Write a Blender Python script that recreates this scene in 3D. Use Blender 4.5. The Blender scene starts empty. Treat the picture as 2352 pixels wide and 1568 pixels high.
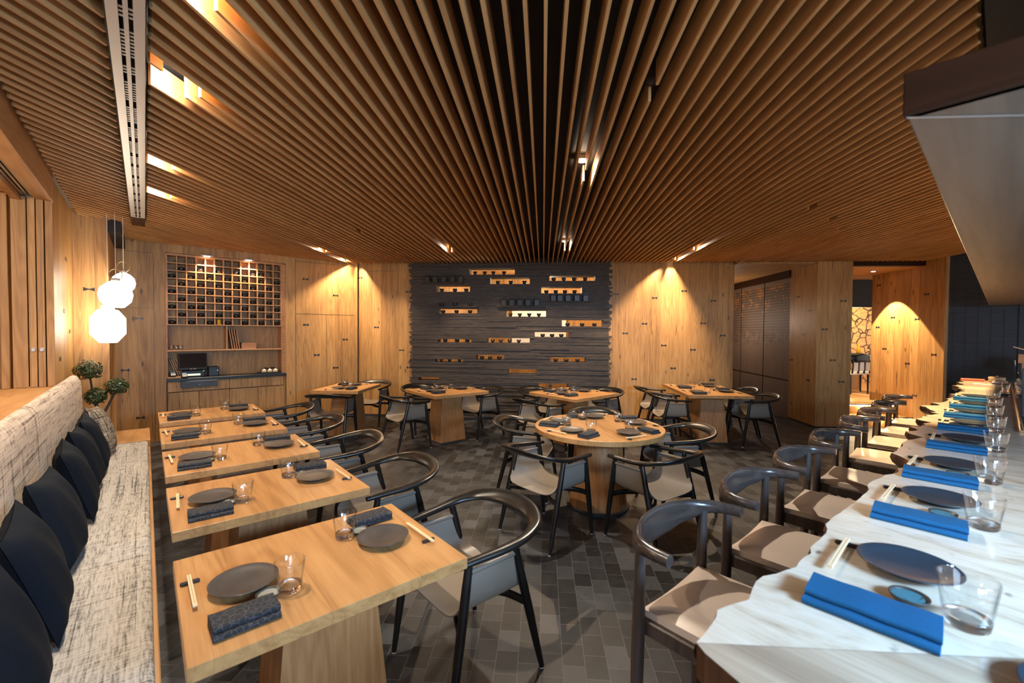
import bpy, math, random
from mathutils import Vector, Matrix
random.seed(7)
sc = bpy.context.scene
COL = sc.collection
PI = math.pi
def cs(a): return math.cos(a), math.sin(a)
# ---- plan frames (all share the world origin under the camera) ----
A_BENCH = 0.703          # local x = away from the bench, local y = along the bench
A_SLAT = -0.0713         # local x = along the back wall, local y = along the ceiling slats
A_CTR = math.radians(41.5)   # local x = along the counter, local y = towards the guests
def W(a, x, y):
    c, s = cs(a); return (c*x - s*y, s*x + c*y)

# ------------------------------------------------------------------ mesh helper
class MB:
    def __init__(self): self.v=[]; self.f=[]; self.m=[]; self.s=[]
    def add(self, vs, fs, mat=0, smooth=False, mx=None):
        o=len(self.v)
        for p in vs:
            self.v.append(tuple(mx @ Vector(p)) if mx is not None else tuple(p))
        for q in fs:
            self.f.append(tuple(i+o for i in q)); self.m.append(mat); self.s.append(smooth)
        return self
    def box(self, x0,y0,z0,x1,y1,z1, mat=0, mx=None):
        vs=[(x0,y0,z0),(x1,y0,z0),(x1,y1,z0),(x0,y1,z0),(x0,y0,z1),(x1,y0,z1),(x1,y1,z1),(x0,y1,z1)]
        fs=[(0,3,2,1),(4,5,6,7),(0,1,5,4),(1,2,6,5),(2,3,7,6),(3,0,4,7)]
        return self.add(vs,fs,mat,False,mx)
    def cbox(self, x0,y0,z0,x1,y1,z1, c=0.004, mat=0, mx=None):
        vs=[]; 
        X=(x0,x1);Y=(y0,y1);Z=(z0,z1); sg=(1,-1)
        idx={}
        for i in (0,1):
            for j in (0,1):
                for k in (0,1):
                    for ax in range(3):
                        p=[X[i]+sg[i]*c,Y[j]+sg[j]*c,Z[k]+sg[k]*c]
                        p[ax]=(X[i],Y[j],Z[k])[ax]
                        idx[(i,j,k,ax)]=len(vs); vs.append(p)
        fs=[]
        def q(*a): fs.append(tuple(idx[t] for t in a))
        for i in (0,1):
            t=[(i,0,0,0),(i,1,0,0),(i,1,1,0),(i,0,1,0)]; q(*(t if i else t[::-1]))
            t=[(0,i,0,1),(1,i,0,1),(1,i,1,1),(0,i,1,1)]; q(*(t[::-1] if i else t))
            t=[(0,0,i,2),(1,0,i,2),(1,1,i,2),(0,1,i,2)]; q(*(t if i else t[::-1]))
        for i in (0,1):
            for j in (0,1):
                fl=(i+j)%2
                t=[(i,j,0,0),(i,j,1,0),(i,j,1,1),(i,j,0,1)]; q(*(t if fl else t[::-1]))
                t=[(i,0,j,0),(i,1,j,0),(i,1,j,2),(i,0,j,2)]; q(*(t[::-1] if fl else t))
                t=[(0,i,j,1),(1,i,j,1),(1,i,j,2),(0,i,j,2)]; q(*(t if fl else t[::-1]))
        for i in (0,1):
            for j in (0,1):
                for k in (0,1):
                    t=[(i,j,k,0),(i,j,k,1),(i,j,k,2)]; q(*(t if (i+j+k)%2 else t[::-1]))
        return self.add(vs,fs,mat,False,mx)
    def tube(self, pts, rad, n=10, mat=0, caps=True, closed=False, up=(0,0,1), tilt=None, mx=None):
        """rad: number, list of numbers, or list of (across, upward) pairs; tilt: list of angles"""
        P=[Vector(p) for p in pts]; N=len(P); vs=[]; fs=[]
        if isinstance(rad,(int,float)): rad=[rad]*N
        for i in range(N):
            if closed: t=P[(i+1)%N]-P[i-1]
            else: t=P[min(i+1,N-1)]-P[max(i-1,0)]
            t.normalize(); u=Vector(up)
            if abs(t.dot(u))>0.98: u=Vector((0,1,0)) if abs(t.y)<0.9 else Vector((1,0,0))
            a=t.cross(u).normalized(); b=a.cross(t).normalized()
            r=rad[i]; ra,rb=(r if isinstance(r,(tuple,list)) else (r,r))
            tl=tilt[i] if tilt else 0
            a2=a*math.cos(tl)+b*math.sin(tl); b2=b*math.cos(tl)-a*math.sin(tl)
            for k in range(n):
                th=2*PI*k/n
                vs.append(P[i]+a2*(ra*math.cos(th))+b2*(rb*math.sin(th)))
        R=N if closed else N-1
        for i in range(R):
            for k in range(n):
                a_=i*n+k; b_=i*n+(k+1)%n; c_=((i+1)%N)*n+(k+1)%n; d_=((i+1)%N)*n+k
                fs.append((a_,b_,c_,d_))
        self.add(vs,fs,mat,True,mx)
        if caps and not closed:
            self.add(vs[:n],[tuple(range(n))[::-1]],mat,False,mx)
            self.add(vs[-n:],[tuple(range(n))],mat,False,mx)
        return self
    def lathe(self, prof, n=24, c=(0,0,0), mat=0, smooth=True, mx=None):
        vs=[];fs=[]
        for r,z in prof:
            for k in range(n):
                th=2*PI*k/n; vs.append((c[0]+r*math.cos(th),c[1]+r*math.sin(th),c[2]+z))
        for i in range(len(prof)-1):
            for k in range(n):
                fs.append((i*n+k,i*n+(k+1)%n,(i+1)*n+(k+1)%n,(i+1)*n+k))
        self.add(vs,fs,mat,smooth,mx)
        for i,fl in ((0,True),(len(prof)-1,False)):
            if prof[i][0]>1e-5:
                q=list(range(i*n,(i+1)*n)); 
                self.add([vs[j] for j in q],[tuple(range(n))[::-1] if fl else tuple(range(n))],mat,False,mx)
        return self
    def prism(self, poly, z0, z1, mat=0, mx=None, side=None):
        n=len(poly)
        vs=[(x,y,z0) for x,y in poly]+[(x,y,z1) for x,y in poly]
        self.add(vs,[tuple(range(n))[::-1],tuple(range(n,2*n))],mat,False,mx)
        self.add(vs,[(i,(i+1)%n,n+(i+1)%n,n+i) for i in range(n)],mat if side is None else side,False,mx)
        return self
    def grid(self, G, mat=0, smooth=True, mx=None, flip=False):
        h=len(G); w=len(G[0]); vs=[p for r in G for p in r]; fs=[]
        for i in range(h-1):
            for j in range(w-1):
                q=(i*w+j,i*w+j+1,(i+1)*w+j+1,(i+1)*w+j); fs.append(q[::-1] if flip else q)
        return self.add(vs,fs,mat,smooth,mx)
    def build(self, name, mat, parent=None, loc=(0,0,0), rz=0.0):
        me=bpy.data.meshes.new(name); me.from_pydata(self.v,[],self.f)
        ms=mat if isinstance(mat,(list,tuple)) else [mat]
        for m in ms: me.materials.append(m)
        me.polygons.foreach_set('material_index',self.m); me.polygons.foreach_set('use_smooth',self.s)
        me.validate(); me.update()
        o=bpy.data.objects.new(name,me); COL.objects.link(o)
        o.location=loc; o.rotation_euler=(0,0,rz)
        if parent: o.parent=parent
        return o
def tag(o,label=None,cat=None,group=None,kind=None):
    if label: o['label']=label
    if cat: o['category']=cat
    if group: o['group']=group
    if kind: o['kind']=kind
    return o
def empty(name,label,cat,loc=(0,0,0),rz=0.0,group=None):
    o=bpy.data.objects.new(name,None); COL.objects.link(o); o.location=loc; o.rotation_euler=(0,0,rz)
    o.empty_display_size=.1
    return tag(o,label,cat,group)
def struct(mb,name,mat,rz=0.0,parent=None):
    o=mb.build(name,mat,parent,(0,0,0),rz if parent is None else 0)
    if parent is None: tag(o,kind='structure')
    return o
def dup(root,loc,rz,label,group=None):
    r=root.copy(); COL.objects.link(r); r.location=loc; r.rotation_euler=(0,0,rz); r['label']=label
    if group: r['group']=group
    for ch in root.children:
        c=ch.copy(); COL.objects.link(c); c.parent=r
        for g in ch.children:
            d=g.copy(); COL.objects.link(d); d.parent=c
    return r

# ------------------------------------------------------------------ materials
class NT:
    def __init__(self,name):
        self.m=bpy.data.materials.new(name); self.m.use_nodes=True; self.t=self.m.node_tree
        self.t.nodes.clear(); self.out=self.n('ShaderNodeOutputMaterial'); self.b=self.n('ShaderNodeBsdfPrincipled')
        self.l(self.b.outputs[0],self.out.inputs[0])
    def n(self,ty,**k):
        x=self.t.nodes.new(ty)
        for a,v in k.items(): setattr(x,a,v)
        return x
    def l(self,a,b): self.t.links.new(a,b)
    def put(self,inp,v):
        if hasattr(v,'is_output') or isinstance(v,bpy.types.NodeSocket): self.l(v,inp)
        else: inp.default_value=v
    def math(self,op,a,b=0.0,c=None,clamp=False):
        x=self.n('ShaderNodeMath',operation=op); x.use_clamp=clamp
        self.put(x.inputs[0],a); self.put(x.inputs[1],b)
        if c is not None: self.put(x.inputs[2],c)
        return x.outputs[0]
    def comb(self,x,y,z):
        c=self.n('ShaderNodeCombineXYZ')
        for i,v in enumerate((x,y,z)): self.put(c.inputs[i],v)
        return c.outputs[0]
    def obj(self):
        tc=self.n('ShaderNodeTexCoord'); s=self.n('ShaderNodeSeparateXYZ'); self.l(tc.outputs['Object'],s.inputs[0])
        return tc.outputs['Object'],s.outputs[0],s.outputs[1],s.outputs[2]
    def rnd(self): return self.n('ShaderNodeObjectInfo').outputs['Random']
    def noise(self,vec,scale=1.0,detail=4.0,rough=.55,dist=0.0):
        x=self.n('ShaderNodeTexNoise'); self.l(vec,x.inputs['Vector'])
        x.inputs['Scale'].default_value=scale; x.inputs['Detail'].default_value=detail
        x.inputs['Roughness'].default_value=rough; x.inputs['Distortion'].default_value=dist
        return x.outputs[0]
    def ramp(self,f,stops,interp='LINEAR'):
        r=self.n('ShaderNodeValToRGB'); e=r.color_ramp; e.interpolation=interp
        while len(e.elements)<len(stops): e.elements.new(.5)
        for el,(p,c) in zip(e.elements,stops):
            el.position=p; el.color=(*c,1) if len(c)==3 else c
        self.l(f,r.inputs[0]); return r.outputs[0]
    def mix(self,f,a,b,mode='MIX'):
        x=self.n('ShaderNodeMix',data_type='RGBA',blend_type=mode)
        self.put(x.inputs[0],f)
        for i,v in ((6,a),(7,b)):
            if isinstance(v,tuple): v=(*v,1) if len(v)==3 else v
            self.put(x.inputs[i],v)
        return x.outputs[2]
    def bump(self,h,strength=.2,dist=.002):
        x=self.n('ShaderNodeBump'); x.inputs['Strength'].default_value=strength; x.inputs['Distance'].default_value=dist
        self.l(h,x.inputs['Height']); self.l(x.outputs[0],self.b.inputs['Normal'])
    def set(self,**k):
        for a,v in k.items():
            i=self.b.inputs[a.replace('_',' ')]
            if isinstance(v,tuple) and len(v)==3: v=(*v,1)
            self.put(i,v)
        return self.m
def plain(name,c,rough=.5,metal=0.0,**k):
    t=NT(name); return t.set(Base_Color=c,Roughness=rough,Metallic=metal,**k)
def glow(name,c,st):
    t=NT(name); return t.set(Base_Color=c,Emission_Color=c,Emission_Strength=st)
def wood(name,dark,mid,light,grain='z',plank=.16,rough=.45,knots=.0,streak=.0,seam=True,var=.28,spec=.5,fine=1.0,ring=1.0,coat=0.0,rw=.075,rf=70.0,sd=.75):
    t=NT(name); v,x,y,z=t.obj()
    rn=t.math('MULTIPLY',t.rnd(),37.0)
    if grain=='z': a=t.math('ADD',x,y); o=t.math('SUBTRACT',x,y); g=z
    elif grain=='x': a,o,g=y,z,x
    else: a,o,g=x,z,y
    ap=t.math('ADD',t.math('DIVIDE',a,plank),t.math('MULTIPLY',rn,1.0))
    idx=t.math('FLOOR',ap)
    w=t.n('ShaderNodeTexWhiteNoise',noise_dimensions='1D'); t.l(idx,w.inputs['W']); wn=w.outputs['Value']
    off=t.math('MULTIPLY',wn,61.0)
    ga=t.math('ADD',g,t.math('ADD',off,rn))
    n1=t.noise(t.comb(t.math('MULTIPLY',a,14),t.math('MULTIPLY',o,14),t.math('MULTIPLY',ga,.9)),1,5,.6,.3)
    n2=t.noise(t.comb(t.math('MULTIPLY',a,120),t.math('MULTIPLY',o,120),t.math('MULTIPLY',ga,4)),fine,2,.5)
    n3=t.noise(t.comb(t.math('MULTIPLY',a,4.5),t.math('MULTIPLY',o,4.5),t.math('MULTIPLY',ga,.55)),ring,2,.5,.2)
    rg=t.math('SINE',t.math('MULTIPLY',n3,rf))
    val=t.math('ADD',t.math('MULTIPLY',n1,.62),t.math('ADD',t.math('MULTIPLY',n2,.26),t.math('MULTIPLY',rg,rw)))
    val=t.math('ADD',val,t.math('MULTIPLY',t.math('SUBTRACT',wn,.5),var))
    col=t.ramp(val,[(.2,dark),(.45,mid),(.72,light)])
    dk=tuple(c*.22 for c in dark)
    if streak:
        n4=t.noise(t.comb(t.math('MULTIPLY',a,22),t.math('MULTIPLY',o,22),t.math('MULTIPLY',ga,1.7)),1,3,.6,1.2)
        msk=t.ramp(n4,[(.66-.035*streak,(0,0,0)),(.76-.02*streak,(1,1,1))])
        n5=t.noise(t.comb(t.math('MULTIPLY',a,2.5),t.math('MULTIPLY',o,2.5),t.math('MULTIPLY',ga,.9)),1,2)
        msk=t.math('MULTIPLY',msk,t.ramp(n5,[(.45,(0,0,0)),(.6,(1,1,1))]))
        col=t.mix(t.math('MULTIPLY',msk,.85),col,dk)
    if knots:
        vo=t.n('ShaderNodeTexVoronoi',feature='F1'); vo.inputs['Scale'].default_value=1.0
        t.l(t.comb(t.math('MULTIPLY',a,7.5),t.math('MULTIPLY',o,.01),t.math('MULTIPLY',ga,2.6)),vo.inputs['Vector'])
        km=t.ramp(vo.outputs['Distance'],[(.05,(1,1,1)),(.15,(0,0,0))])
        sp=t.n('ShaderNodeSeparateColor'); t.l(vo.outputs['Color'],sp.inputs[0])
        km=t.math('MULTIPLY',km,t.math('GREATER_THAN',sp.outputs[0],1-knots))
        col=t.mix(t.math('MULTIPLY',km,.85),col,dk)
    if seam:
        fr=t.math('FRACT',ap); e=.0016/plank
        sm=t.math('LESS_THAN',fr,e)
        col=t.mix(t.math('MULTIPLY',sm,sd),col,tuple(c*.25 for c in dark))
    t.bump(val,.12,.001)
    t.set(Base_Color=col,Roughness=rough)
    t.b.inputs['Specular IOR Level'].default_value=spec
    if coat: t.b.inputs['Coat Weight'].default_value=coat; t.b.inputs['Coat Roughness'].default_value=.15
    return t.m
MT={}
MT['wall']=wood('knotty_oak',(.27,.135,.042),(.43,.232,.078),(.55,.325,.12),'z',.17,.5,knots=.5,streak=2.2,var=.24)
MT['panel']=wood('plain_oak',(.29,.142,.045),(.42,.225,.075),(.53,.305,.112),'z',.30,.5,knots=.1,streak=.5,var=.12)
MT['slat']=wood('slat_oak',(.44,.222,.08),(.56,.305,.118),(.65,.385,.158),'y',.08,.55,var=.22,seam=False)
MT['table']=wood('table_oak',(.25,.112,.036),(.44,.226,.082),(.56,.315,.125),'y',.31,.33,var=.10,ring=1.0,spec=.5,rw=.05,rf=85.0,sd=.3)
MT['table_side']=wood('table_oak_base',(.23,.098,.032),(.335,.155,.054),(.43,.215,.08),'z',.6,.45,var=.08)
MT['trim']=wood('trim_oak',(.33,.165,.06),(.45,.235,.09),(.54,.30,.12),'y',.5,.45,var=.08,seam=False)
MT['shelf']=wood('shelf_oak',(.36,.17,.065),(.47,.24,.098),(.55,.30,.13),'x',.6,.45,var=.06,seam=False)
MT['darkwood']=wood('brown_fascia',(.022,.008,.003),(.034,.0125,.005),(.048,.019,.008),'y',.4,.65,seam=False,spec=.15)
MT['black']=plain('black_soffit',(.012,.012,.014),.7)
MT['grey_soffit']=plain('grey_soffit',(.13,.12,.115),.6)
MT['blackwood']=wood('black_stained_ash',(.005,.0045,.004),(.009,.008,.007),(.016,.013,.011),'y',.5,.3,seam=False,spec=.5)
MT['stoolwood']=wood('smoked_oak',(.04,.03,.026),(.066,.05,.044),(.10,.078,.068),'z',.5,.33,seam=False)
MT['stoolrail']=wood('smoked_oak_rail',(.030,.022,.018),(.052,.040,.034),(.085,.066,.057),'x',.5,.22,seam=False)
MT['leather']=plain('taupe_leather',(.20,.165,.13),.42)
MT['leather_dark']=plain('taupe_leather_bar',(.17,.138,.108),.4)
MT['seatleather']=plain('tan_seat_leather',(.56,.48,.42),.33)
MT['glide']=plain('pale_glide',(.6,.6,.6),.4)
MT['plastic']=plain('black_plastic',(.012,.012,.013),.35)
MT['steel']=plain('brushed_steel',(.55,.55,.55),.3,1.0)
MT['alu']=plain('pale_aluminium',(.5,.47,.44),.38,.35)
MT['brass']=plain('brass_channel',(.45,.33,.16),.3,.8)
MT['white']=plain('white_ceramic',(.75,.73,.68),.3)
MT['paper']=plain('white_paper',(.8,.8,.8),.7)
MT['bowtie']=plain('black_inlay',(.012,.014,.016),.4)
MT['cup']=plain('black_iron_glaze',(.016,.016,.017),.38)
MT['jar']=plain('beige_jar',(.5,.4,.27),.5)
MT['chop']=plain('pale_bamboo',(.72,.52,.31),.55)
MT['rest']=plain('black_rest',(.012,.014,.018),.4)
MT['yellow']=plain('yellow_glaze',(.75,.42,.02),.4)
MT['red']=plain('coral_red',(.7,.12,.06),.4)
MT['concrete']=plain('grey_plinth',(.03,.032,.036),.6)
MT['screen']=plain('monitor_glass',(.01,.011,.013),.18)
MT['lamp']=glow('lamp_face',(1,.93,.80),14.0)
MT['led']=glow('warm_led',(1,.78,.45),9.0)
MT['pendant']=glow('lit_opal_glass',(1,.90,.74),5.5)
MT['green_led']=glow('green_led',(.05,1,.4),2.0)
MT['backlit']=glow('receipt_glow',(.8,.9,.6),.5)
def mk_glass():
    t=NT('clear_glass'); t.t.nodes.remove(t.b)
    tr=t.n('ShaderNodeBsdfTransparent'); lw=t.n('ShaderNodeLayerWeight'); lw.inputs[0].default_value=.35; t.l(t.ramp(lw.outputs['Facing'],[(.45,(.975,.98,.98)),(.98,(.55,.58,.6))]),tr.inputs[0])
    gl=t.n('ShaderNodeBsdfGlossy'); gl.inputs['Roughness'].default_value=.03; gl.inputs[0].default_value=(.95,.97,1,1)
    fr=t.n('ShaderNodeFresnel'); fr.inputs[0].default_value=1.7
    ge=t.n('ShaderNodeNewGeometry'); mx=t.n('ShaderNodeMixShader'); t.l(t.math('MULTIPLY',fr.outputs[0],t.math('SUBTRACT',1.0,ge.outputs['Backfacing'])),mx.inputs[0]); t.l(tr.outputs[0],mx.inputs[1]); t.l(gl.outputs[0],mx.inputs[2]); t.l(mx.outputs[0],t.out.inputs[0])
    return t.m
MT['glass']=mk_glass()
def mk_glass_base():
    t=NT('thick_glass'); t.set(Base_Color=(1,1,1),Roughness=.02,IOR=1.45,Transmission_Weight=1.0); tr=t.n('ShaderNodeBsdfTransparent'); tr.inputs[0].default_value=(.95,.96,.96,1); mx=t.n('ShaderNodeMixShader'); mx.inputs[0].default_value=.88; t.l(tr.outputs[0],mx.inputs[1]); t.l(t.b.outputs[0],mx.inputs[2]); t.l(mx.outputs[0],t.out.inputs[0]); return t.m
MT['glass_base']=mk_glass_base()
def mk_plate():
    t=NT('dark_stoneware'); v,x,y,z=t.obj()
    n=t.noise(v,260,3,.6); n2=t.noise(v,14,2)
    col=t.ramp(t.math('ADD',t.math('MULTIPLY',n,.7),t.math('MULTIPLY',n2,.3)),[(.35,(.03,.027,.026)),(.55,(.065,.057,.052)),(.75,(.11,.094,.083))])
    t.bump(n,.15,.001); return t.set(Base_Color=col,Roughness=.36)
MT['plate']=mk_plate()
MT['plate_blue']=plain('stoneware_bluelit',(.022,.037,.052),.34)  # same dark stoneware, with the blue light's tint put into the colour
MT['dish_in']=plain('pale_celadon',(.42,.43,.38),.25)
MT['dish_out']=plain('dark_dish_glaze',(.05,.045,.04),.4)
MT['dish_teal']=plain('teal_glaze',(.08,.27,.34),.18)
def mk_napkin():
    t=NT('patterned_navy_linen'); v,x,y,z=t.obj()
    vo=t.n('ShaderNodeTexVoronoi',feature='DISTANCE_TO_EDGE'); vo.inputs['Scale'].default_value=52; t.l(v,vo.inputs['Vector'])
    m=t.ramp(vo.outputs['Distance'],[(.03,(1,1,1)),(.055,(0,0,0))])
    f=t.noise(v,700,2)
    col=t.mix(t.math('MULTIPLY',m,.45),t.ramp(f,[(.3,(.009,.010,.0125)),(.7,(.02,.0215,.026))]),(.12,.115,.12))
    t.bump(f,.3,.001); return t.set(Base_Color=col,Roughness=.9)
MT['napkin']=mk_napkin()
def mk_cloth(name,c,sc_=500,bl=.35):
    t=NT(name); v,x,y,z=t.obj(); f=t.noise(v,sc_,2)
    col=t.ramp(f,[(.3,tuple(k*(1-bl) for k in c)),(.7,tuple(k*(1+bl) for k in c))])
    t.bump(f,.3,.001); t.b.inputs['Specular IOR Level'].default_value=.15; return t.set(Base_Color=col,Roughness=.9)
MT['napkin_blue']=mk_cloth('blue_linen',(.012,.085,.19),400,.15)
MT['navy']=mk_cloth('navy_cushion',(.005,.0085,.015),300,.35)
def mk_tweed(name,dark,mid,light,kx=1.0,ky=1.0,ax='xy',shift=0.0):
    t=NT(name); v,x,y,z=t.obj()
    a,b=(x,y) if ax=='xy' else ((z,y) if ax=='zy' else (x,z))
    w1=t.noise(t.comb(t.math('MULTIPLY',a,125*kx),t.math('MULTIPLY',b,12*ky),0.0),1,4,.65)
    w2=t.noise(t.comb(t.math('MULTIPLY',a,12*kx),t.math('MULTIPLY',b,125*ky),3.0),1,4,.65)
    ch=t.noise(t.comb(t.math('MULTIPLY',a,230),t.math('MULTIPLY',b,230),0.0),1,2)
    lo=t.noise(t.comb(t.math('MULTIPLY',a,24),t.math('MULTIPLY',b,1.2),7.0),1,2)
    pl=t.noise(t.comb(t.math('MULTIPLY',a,70*kx),t.math('MULTIPLY',b,1.1),11.0),1,1)
    p2=t.noise(t.comb(t.math('MULTIPLY',a,1.3),t.math('MULTIPLY',b,42*ky),17.0),1,1)
    s=t.math('ADD',t.math('MULTIPLY',w1,.36),t.math('ADD',t.math('MULTIPLY',w2,.30),t.math('ADD',t.math('MULTIPLY',ch,.16),t.math('MULTIPLY',lo,.18))))
    bars=t.math('ADD',t.math('MULTIPLY',t.ramp(pl,[(.30,(1,1,1)),(.40,(0,0,0))]),.075),t.math('MULTIPLY',t.ramp(p2,[(.30,(1,1,1)),(.40,(0,0,0))]),.055))
    s=t.math('SUBTRACT',s,bars)
    col=t.ramp(s,[(.40+shift,dark),(.46+shift,mid),(.53+shift,light)])
    t.bump(s,.5,.003); return t.set(Base_Color=col,Roughness=.95)
MT['tweed_seat']=mk_tweed('beige_tweed',(.085,.083,.082),(.31,.288,.258),(.50,.475,.435),1,1,'xy',.0)
MT['tweed_back']=mk_tweed('brown_beige_tweed',(.10,.08,.066),(.40,.33,.27),(.58,.50,.42),1.0,.35,'zy',.0)
MT['tweed_pillow']=mk_tweed('black_beige_tweed',(.012,.012,.013),(.10,.085,.07),(.42,.36,.28),.8,.8,'xz',.02)
def mk_floor():
    t=NT('end_grain_floor'); v,x,y,z=t.obj()
    br=t.n('ShaderNodeTexBrick'); t.l(t.comb(y,x,0.0),br.inputs['Vector'])
    br.offset=.5; br.squash=1.0
    for k,val in (('Scale',1.0),('Mortar Size',.0014),('Brick Width',.15),('Row Height',.110),('Bias',0.0),('Mortar Smooth',.1)): br.inputs[k].default_value=val
    br.inputs['Color1'].default_value=(0,0,0,1); br.inputs['Color2'].default_value=(1,1,1,1); br.inputs['Mortar'].default_value=(.5,.5,.5,1)
    f=t.noise(v,30,7,.72,1.2); f2=t.noise(v,5,3)
    s=t.math('ADD',t.math('MULTIPLY',br.outputs['Color'],.46),t.math('ADD',t.math('MULTIPLY',f,.36),t.math('MULTIPLY',f2,.18)))
    col=t.ramp(s,[(.30,(.004,.0045,.006)),(.5,(.014,.0155,.019)),(.80,(.066,.071,.082))])
    col=t.mix(t.math('MULTIPLY',br.outputs['Fac'],.8),col,(.12,.12,.122))
    t.bump(t.math('SUBTRACT',f,t.math('MULTIPLY',br.outputs['Fac'],.6)),.22,.002)
    return t.set(Base_Color=col,Roughness=t.ramp(f,[(.3,(.38,.38,.38)),(.7,(.6,.6,.6))]))
MT['floor']=mk_floor()
def mk_slate():
    t=NT('charred_planks'); v,x,y,z=t.obj()
    n=t.noise(t.comb(t.math('MULTIPLY',x,9),t.math('MULTIPLY',y,9),t.math('MULTIPLY',z,70)),1,5,.7)
    n2=t.noise(t.comb(t.math('MULTIPLY',x,160),t.math('MULTIPLY',y,20),t.math('MULTIPLY',z,30)),1,2)
    s=t.math('ADD',t.math('MULTIPLY',n,.7),t.math('MULTIPLY',n2,.3))
    col=t.ramp(s,[(.3,(.022,.017,.0145)),(.5,(.054,.042,.035)),(.7,(.115,.092,.077))])
    t.bump(s,.6,.004); return t.set(Base_Color=col,Roughness=.62)
MT['slate']=mk_slate()
def mk_burl():
    t=NT('pale_burl_slab'); v,x,y,z=t.obj()
    wp=t.noise(t.comb(t.math('MULTIPLY',x,1.6),t.math('MULTIPLY',y,1.6),0.0),1,3)
    w1=t.noise(t.comb(t.math('ADD',t.math('MULTIPLY',x,16),t.math('MULTIPLY',wp,5)),t.math('ADD',t.math('MULTIPLY',y,3.2),t.math('MULTIPLY',wp,3)),z),1,5,.66,.5)
    w2=t.noise(t.comb(t.math('ADD',t.math('MULTIPLY',x,75),t.math('MULTIPLY',wp,16)),t.math('MULTIPLY',y,11),z),1,4,.65,.3)
    s=t.math('ADD',t.math('MULTIPLY',w1,.7),t.math('MULTIPLY',w2,.3))
    col=t.ramp(s,[(.27,(.34,.235,.15)),(.38,(.55,.43,.30)),(.48,(.67,.56,.42)),(.64,(.76,.67,.54))])
    vo=t.n('ShaderNodeTexVoronoi',feature='F1'); vo.inputs['Scale'].default_value=1; t.l(t.comb(t.math('ADD',t.math('MULTIPLY',x,13),t.math('MULTIPLY',w1,.9)),t.math('ADD',t.math('MULTIPLY',y,20),t.math('MULTIPLY',w2,.8)),0.0),vo.inputs['Vector'])
    sp=t.n('ShaderNodeSeparateColor'); t.l(vo.outputs['Color'],sp.inputs[0])
    k=t.math('MULTIPLY',t.ramp(vo.outputs['Distance'],[(.06,(1,1,1)),(.2,(0,0,0))]),t.math('GREATER_THAN',sp.outputs[1],.62))
    cl=t.ramp(t.noise(t.comb(t.math('MULTIPLY',x,2.2),t.math('MULTIPLY',y,2.2),5.0),1,2),[(.40,(0,0,0)),(.52,(1,1,1))])
    col=t.mix(t.math('MULTIPLY',t.math('MULTIPLY',k,cl),.9),col,(.045,.024,.013))
    t.bump(s,.05,.001)
    return t.set(Base_Color=col,Roughness=.2,Coat_Weight=.4,Coat_Roughness=.08)
MT['burl']=mk_burl()
MT['slab_end']=wood('pale_slab_return',(.30,.21,.14),(.46,.35,.24),(.60,.48,.35),'y',.5,.22,seam=False,var=.05,coat=.4)
MT['bark']=wood('brown_live_edge',(.03,.012,.005),(.07,.03,.012),(.14,.065,.028),'z',.1,.5,seam=False)
def mk_hood():
    t=NT('satin_hood_panel'); v,x,y,z=t.obj()
    n=t.noise(t.comb(t.math('MULTIPLY',x,1.2),t.math('MULTIPLY',y,26),0.0),1,5,.6,.3)
    col=t.ramp(n,[(.3,(.16,.115,.085)),(.7,(.245,.18,.135))])
    return t.set(Base_Color=col,Roughness=.42,Metallic=.35)
MT['hood']=mk_hood()
def mk_louver():
    t=NT('navy_louvre'); v,x,y,z=t.obj()
    n=t.noise(t.comb(t.math('MULTIPLY',x,3),t.math('MULTIPLY',y,3),t.math('MULTIPLY',z,40)),1,3)
    return t.set(Base_Color=t.ramp(n,[(.3,(.010,.014,.022)),(.7,(.02,.028,.042))]),Roughness=.5)
MT['louver']=mk_louver()
def mk_comb():
    t=NT('honeycomb_panel'); v,x,y,z=t.obj()
    # hexagon scales: brick-like lattice of voronoi cells on a regular grid
    sx=t.math('MULTIPLY',y,19.0); sz=t.math('MULTIPLY',z,17.0)
    row=t.math('FLOOR',sz); sh=t.math('MULTIPLY',t.math('MODULO',row,2.0),.5)
    fx=t.math('SUBTRACT',t.math('FRACT',t.math('ADD',sx,sh)),.5); fz=t.math('SUBTRACT',t.math('FRACT',sz),.5)
    d=t.math('ADD',t.math('ABSOLUTE',fx),t.math('MULTIPLY',t.math('ABSOLUTE',fz),.75))
    ln=t.ramp(d,[(.38,(0,0,0)),(.5,(1,1,1))])
    cn=t.n('ShaderNodeTexWhiteNoise',noise_dimensions='2D'); t.l(t.comb(t.math('FLOOR',t.math('ADD',sx,sh)),row,0.0),cn.inputs['Vector'])
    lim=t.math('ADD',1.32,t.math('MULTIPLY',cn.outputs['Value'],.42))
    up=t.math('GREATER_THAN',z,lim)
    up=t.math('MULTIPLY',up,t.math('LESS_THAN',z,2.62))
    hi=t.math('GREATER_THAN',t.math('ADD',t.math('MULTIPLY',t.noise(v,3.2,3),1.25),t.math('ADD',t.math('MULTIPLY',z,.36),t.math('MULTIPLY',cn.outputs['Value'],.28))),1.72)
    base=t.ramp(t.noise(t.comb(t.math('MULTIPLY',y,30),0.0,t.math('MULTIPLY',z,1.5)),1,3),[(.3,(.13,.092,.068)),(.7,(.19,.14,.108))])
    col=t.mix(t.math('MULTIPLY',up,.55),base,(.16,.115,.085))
    col=t.mix(t.math('MULTIPLY',t.math('MULTIPLY',up,hi),.8),col,(.50,.23,.07))  # orange cells: light coming through from the next room, painted into the colour
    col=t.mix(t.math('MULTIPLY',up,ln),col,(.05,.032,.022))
    return t.set(Base_Color=col,Roughness=.65)
MT['comb']=mk_comb()
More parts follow.
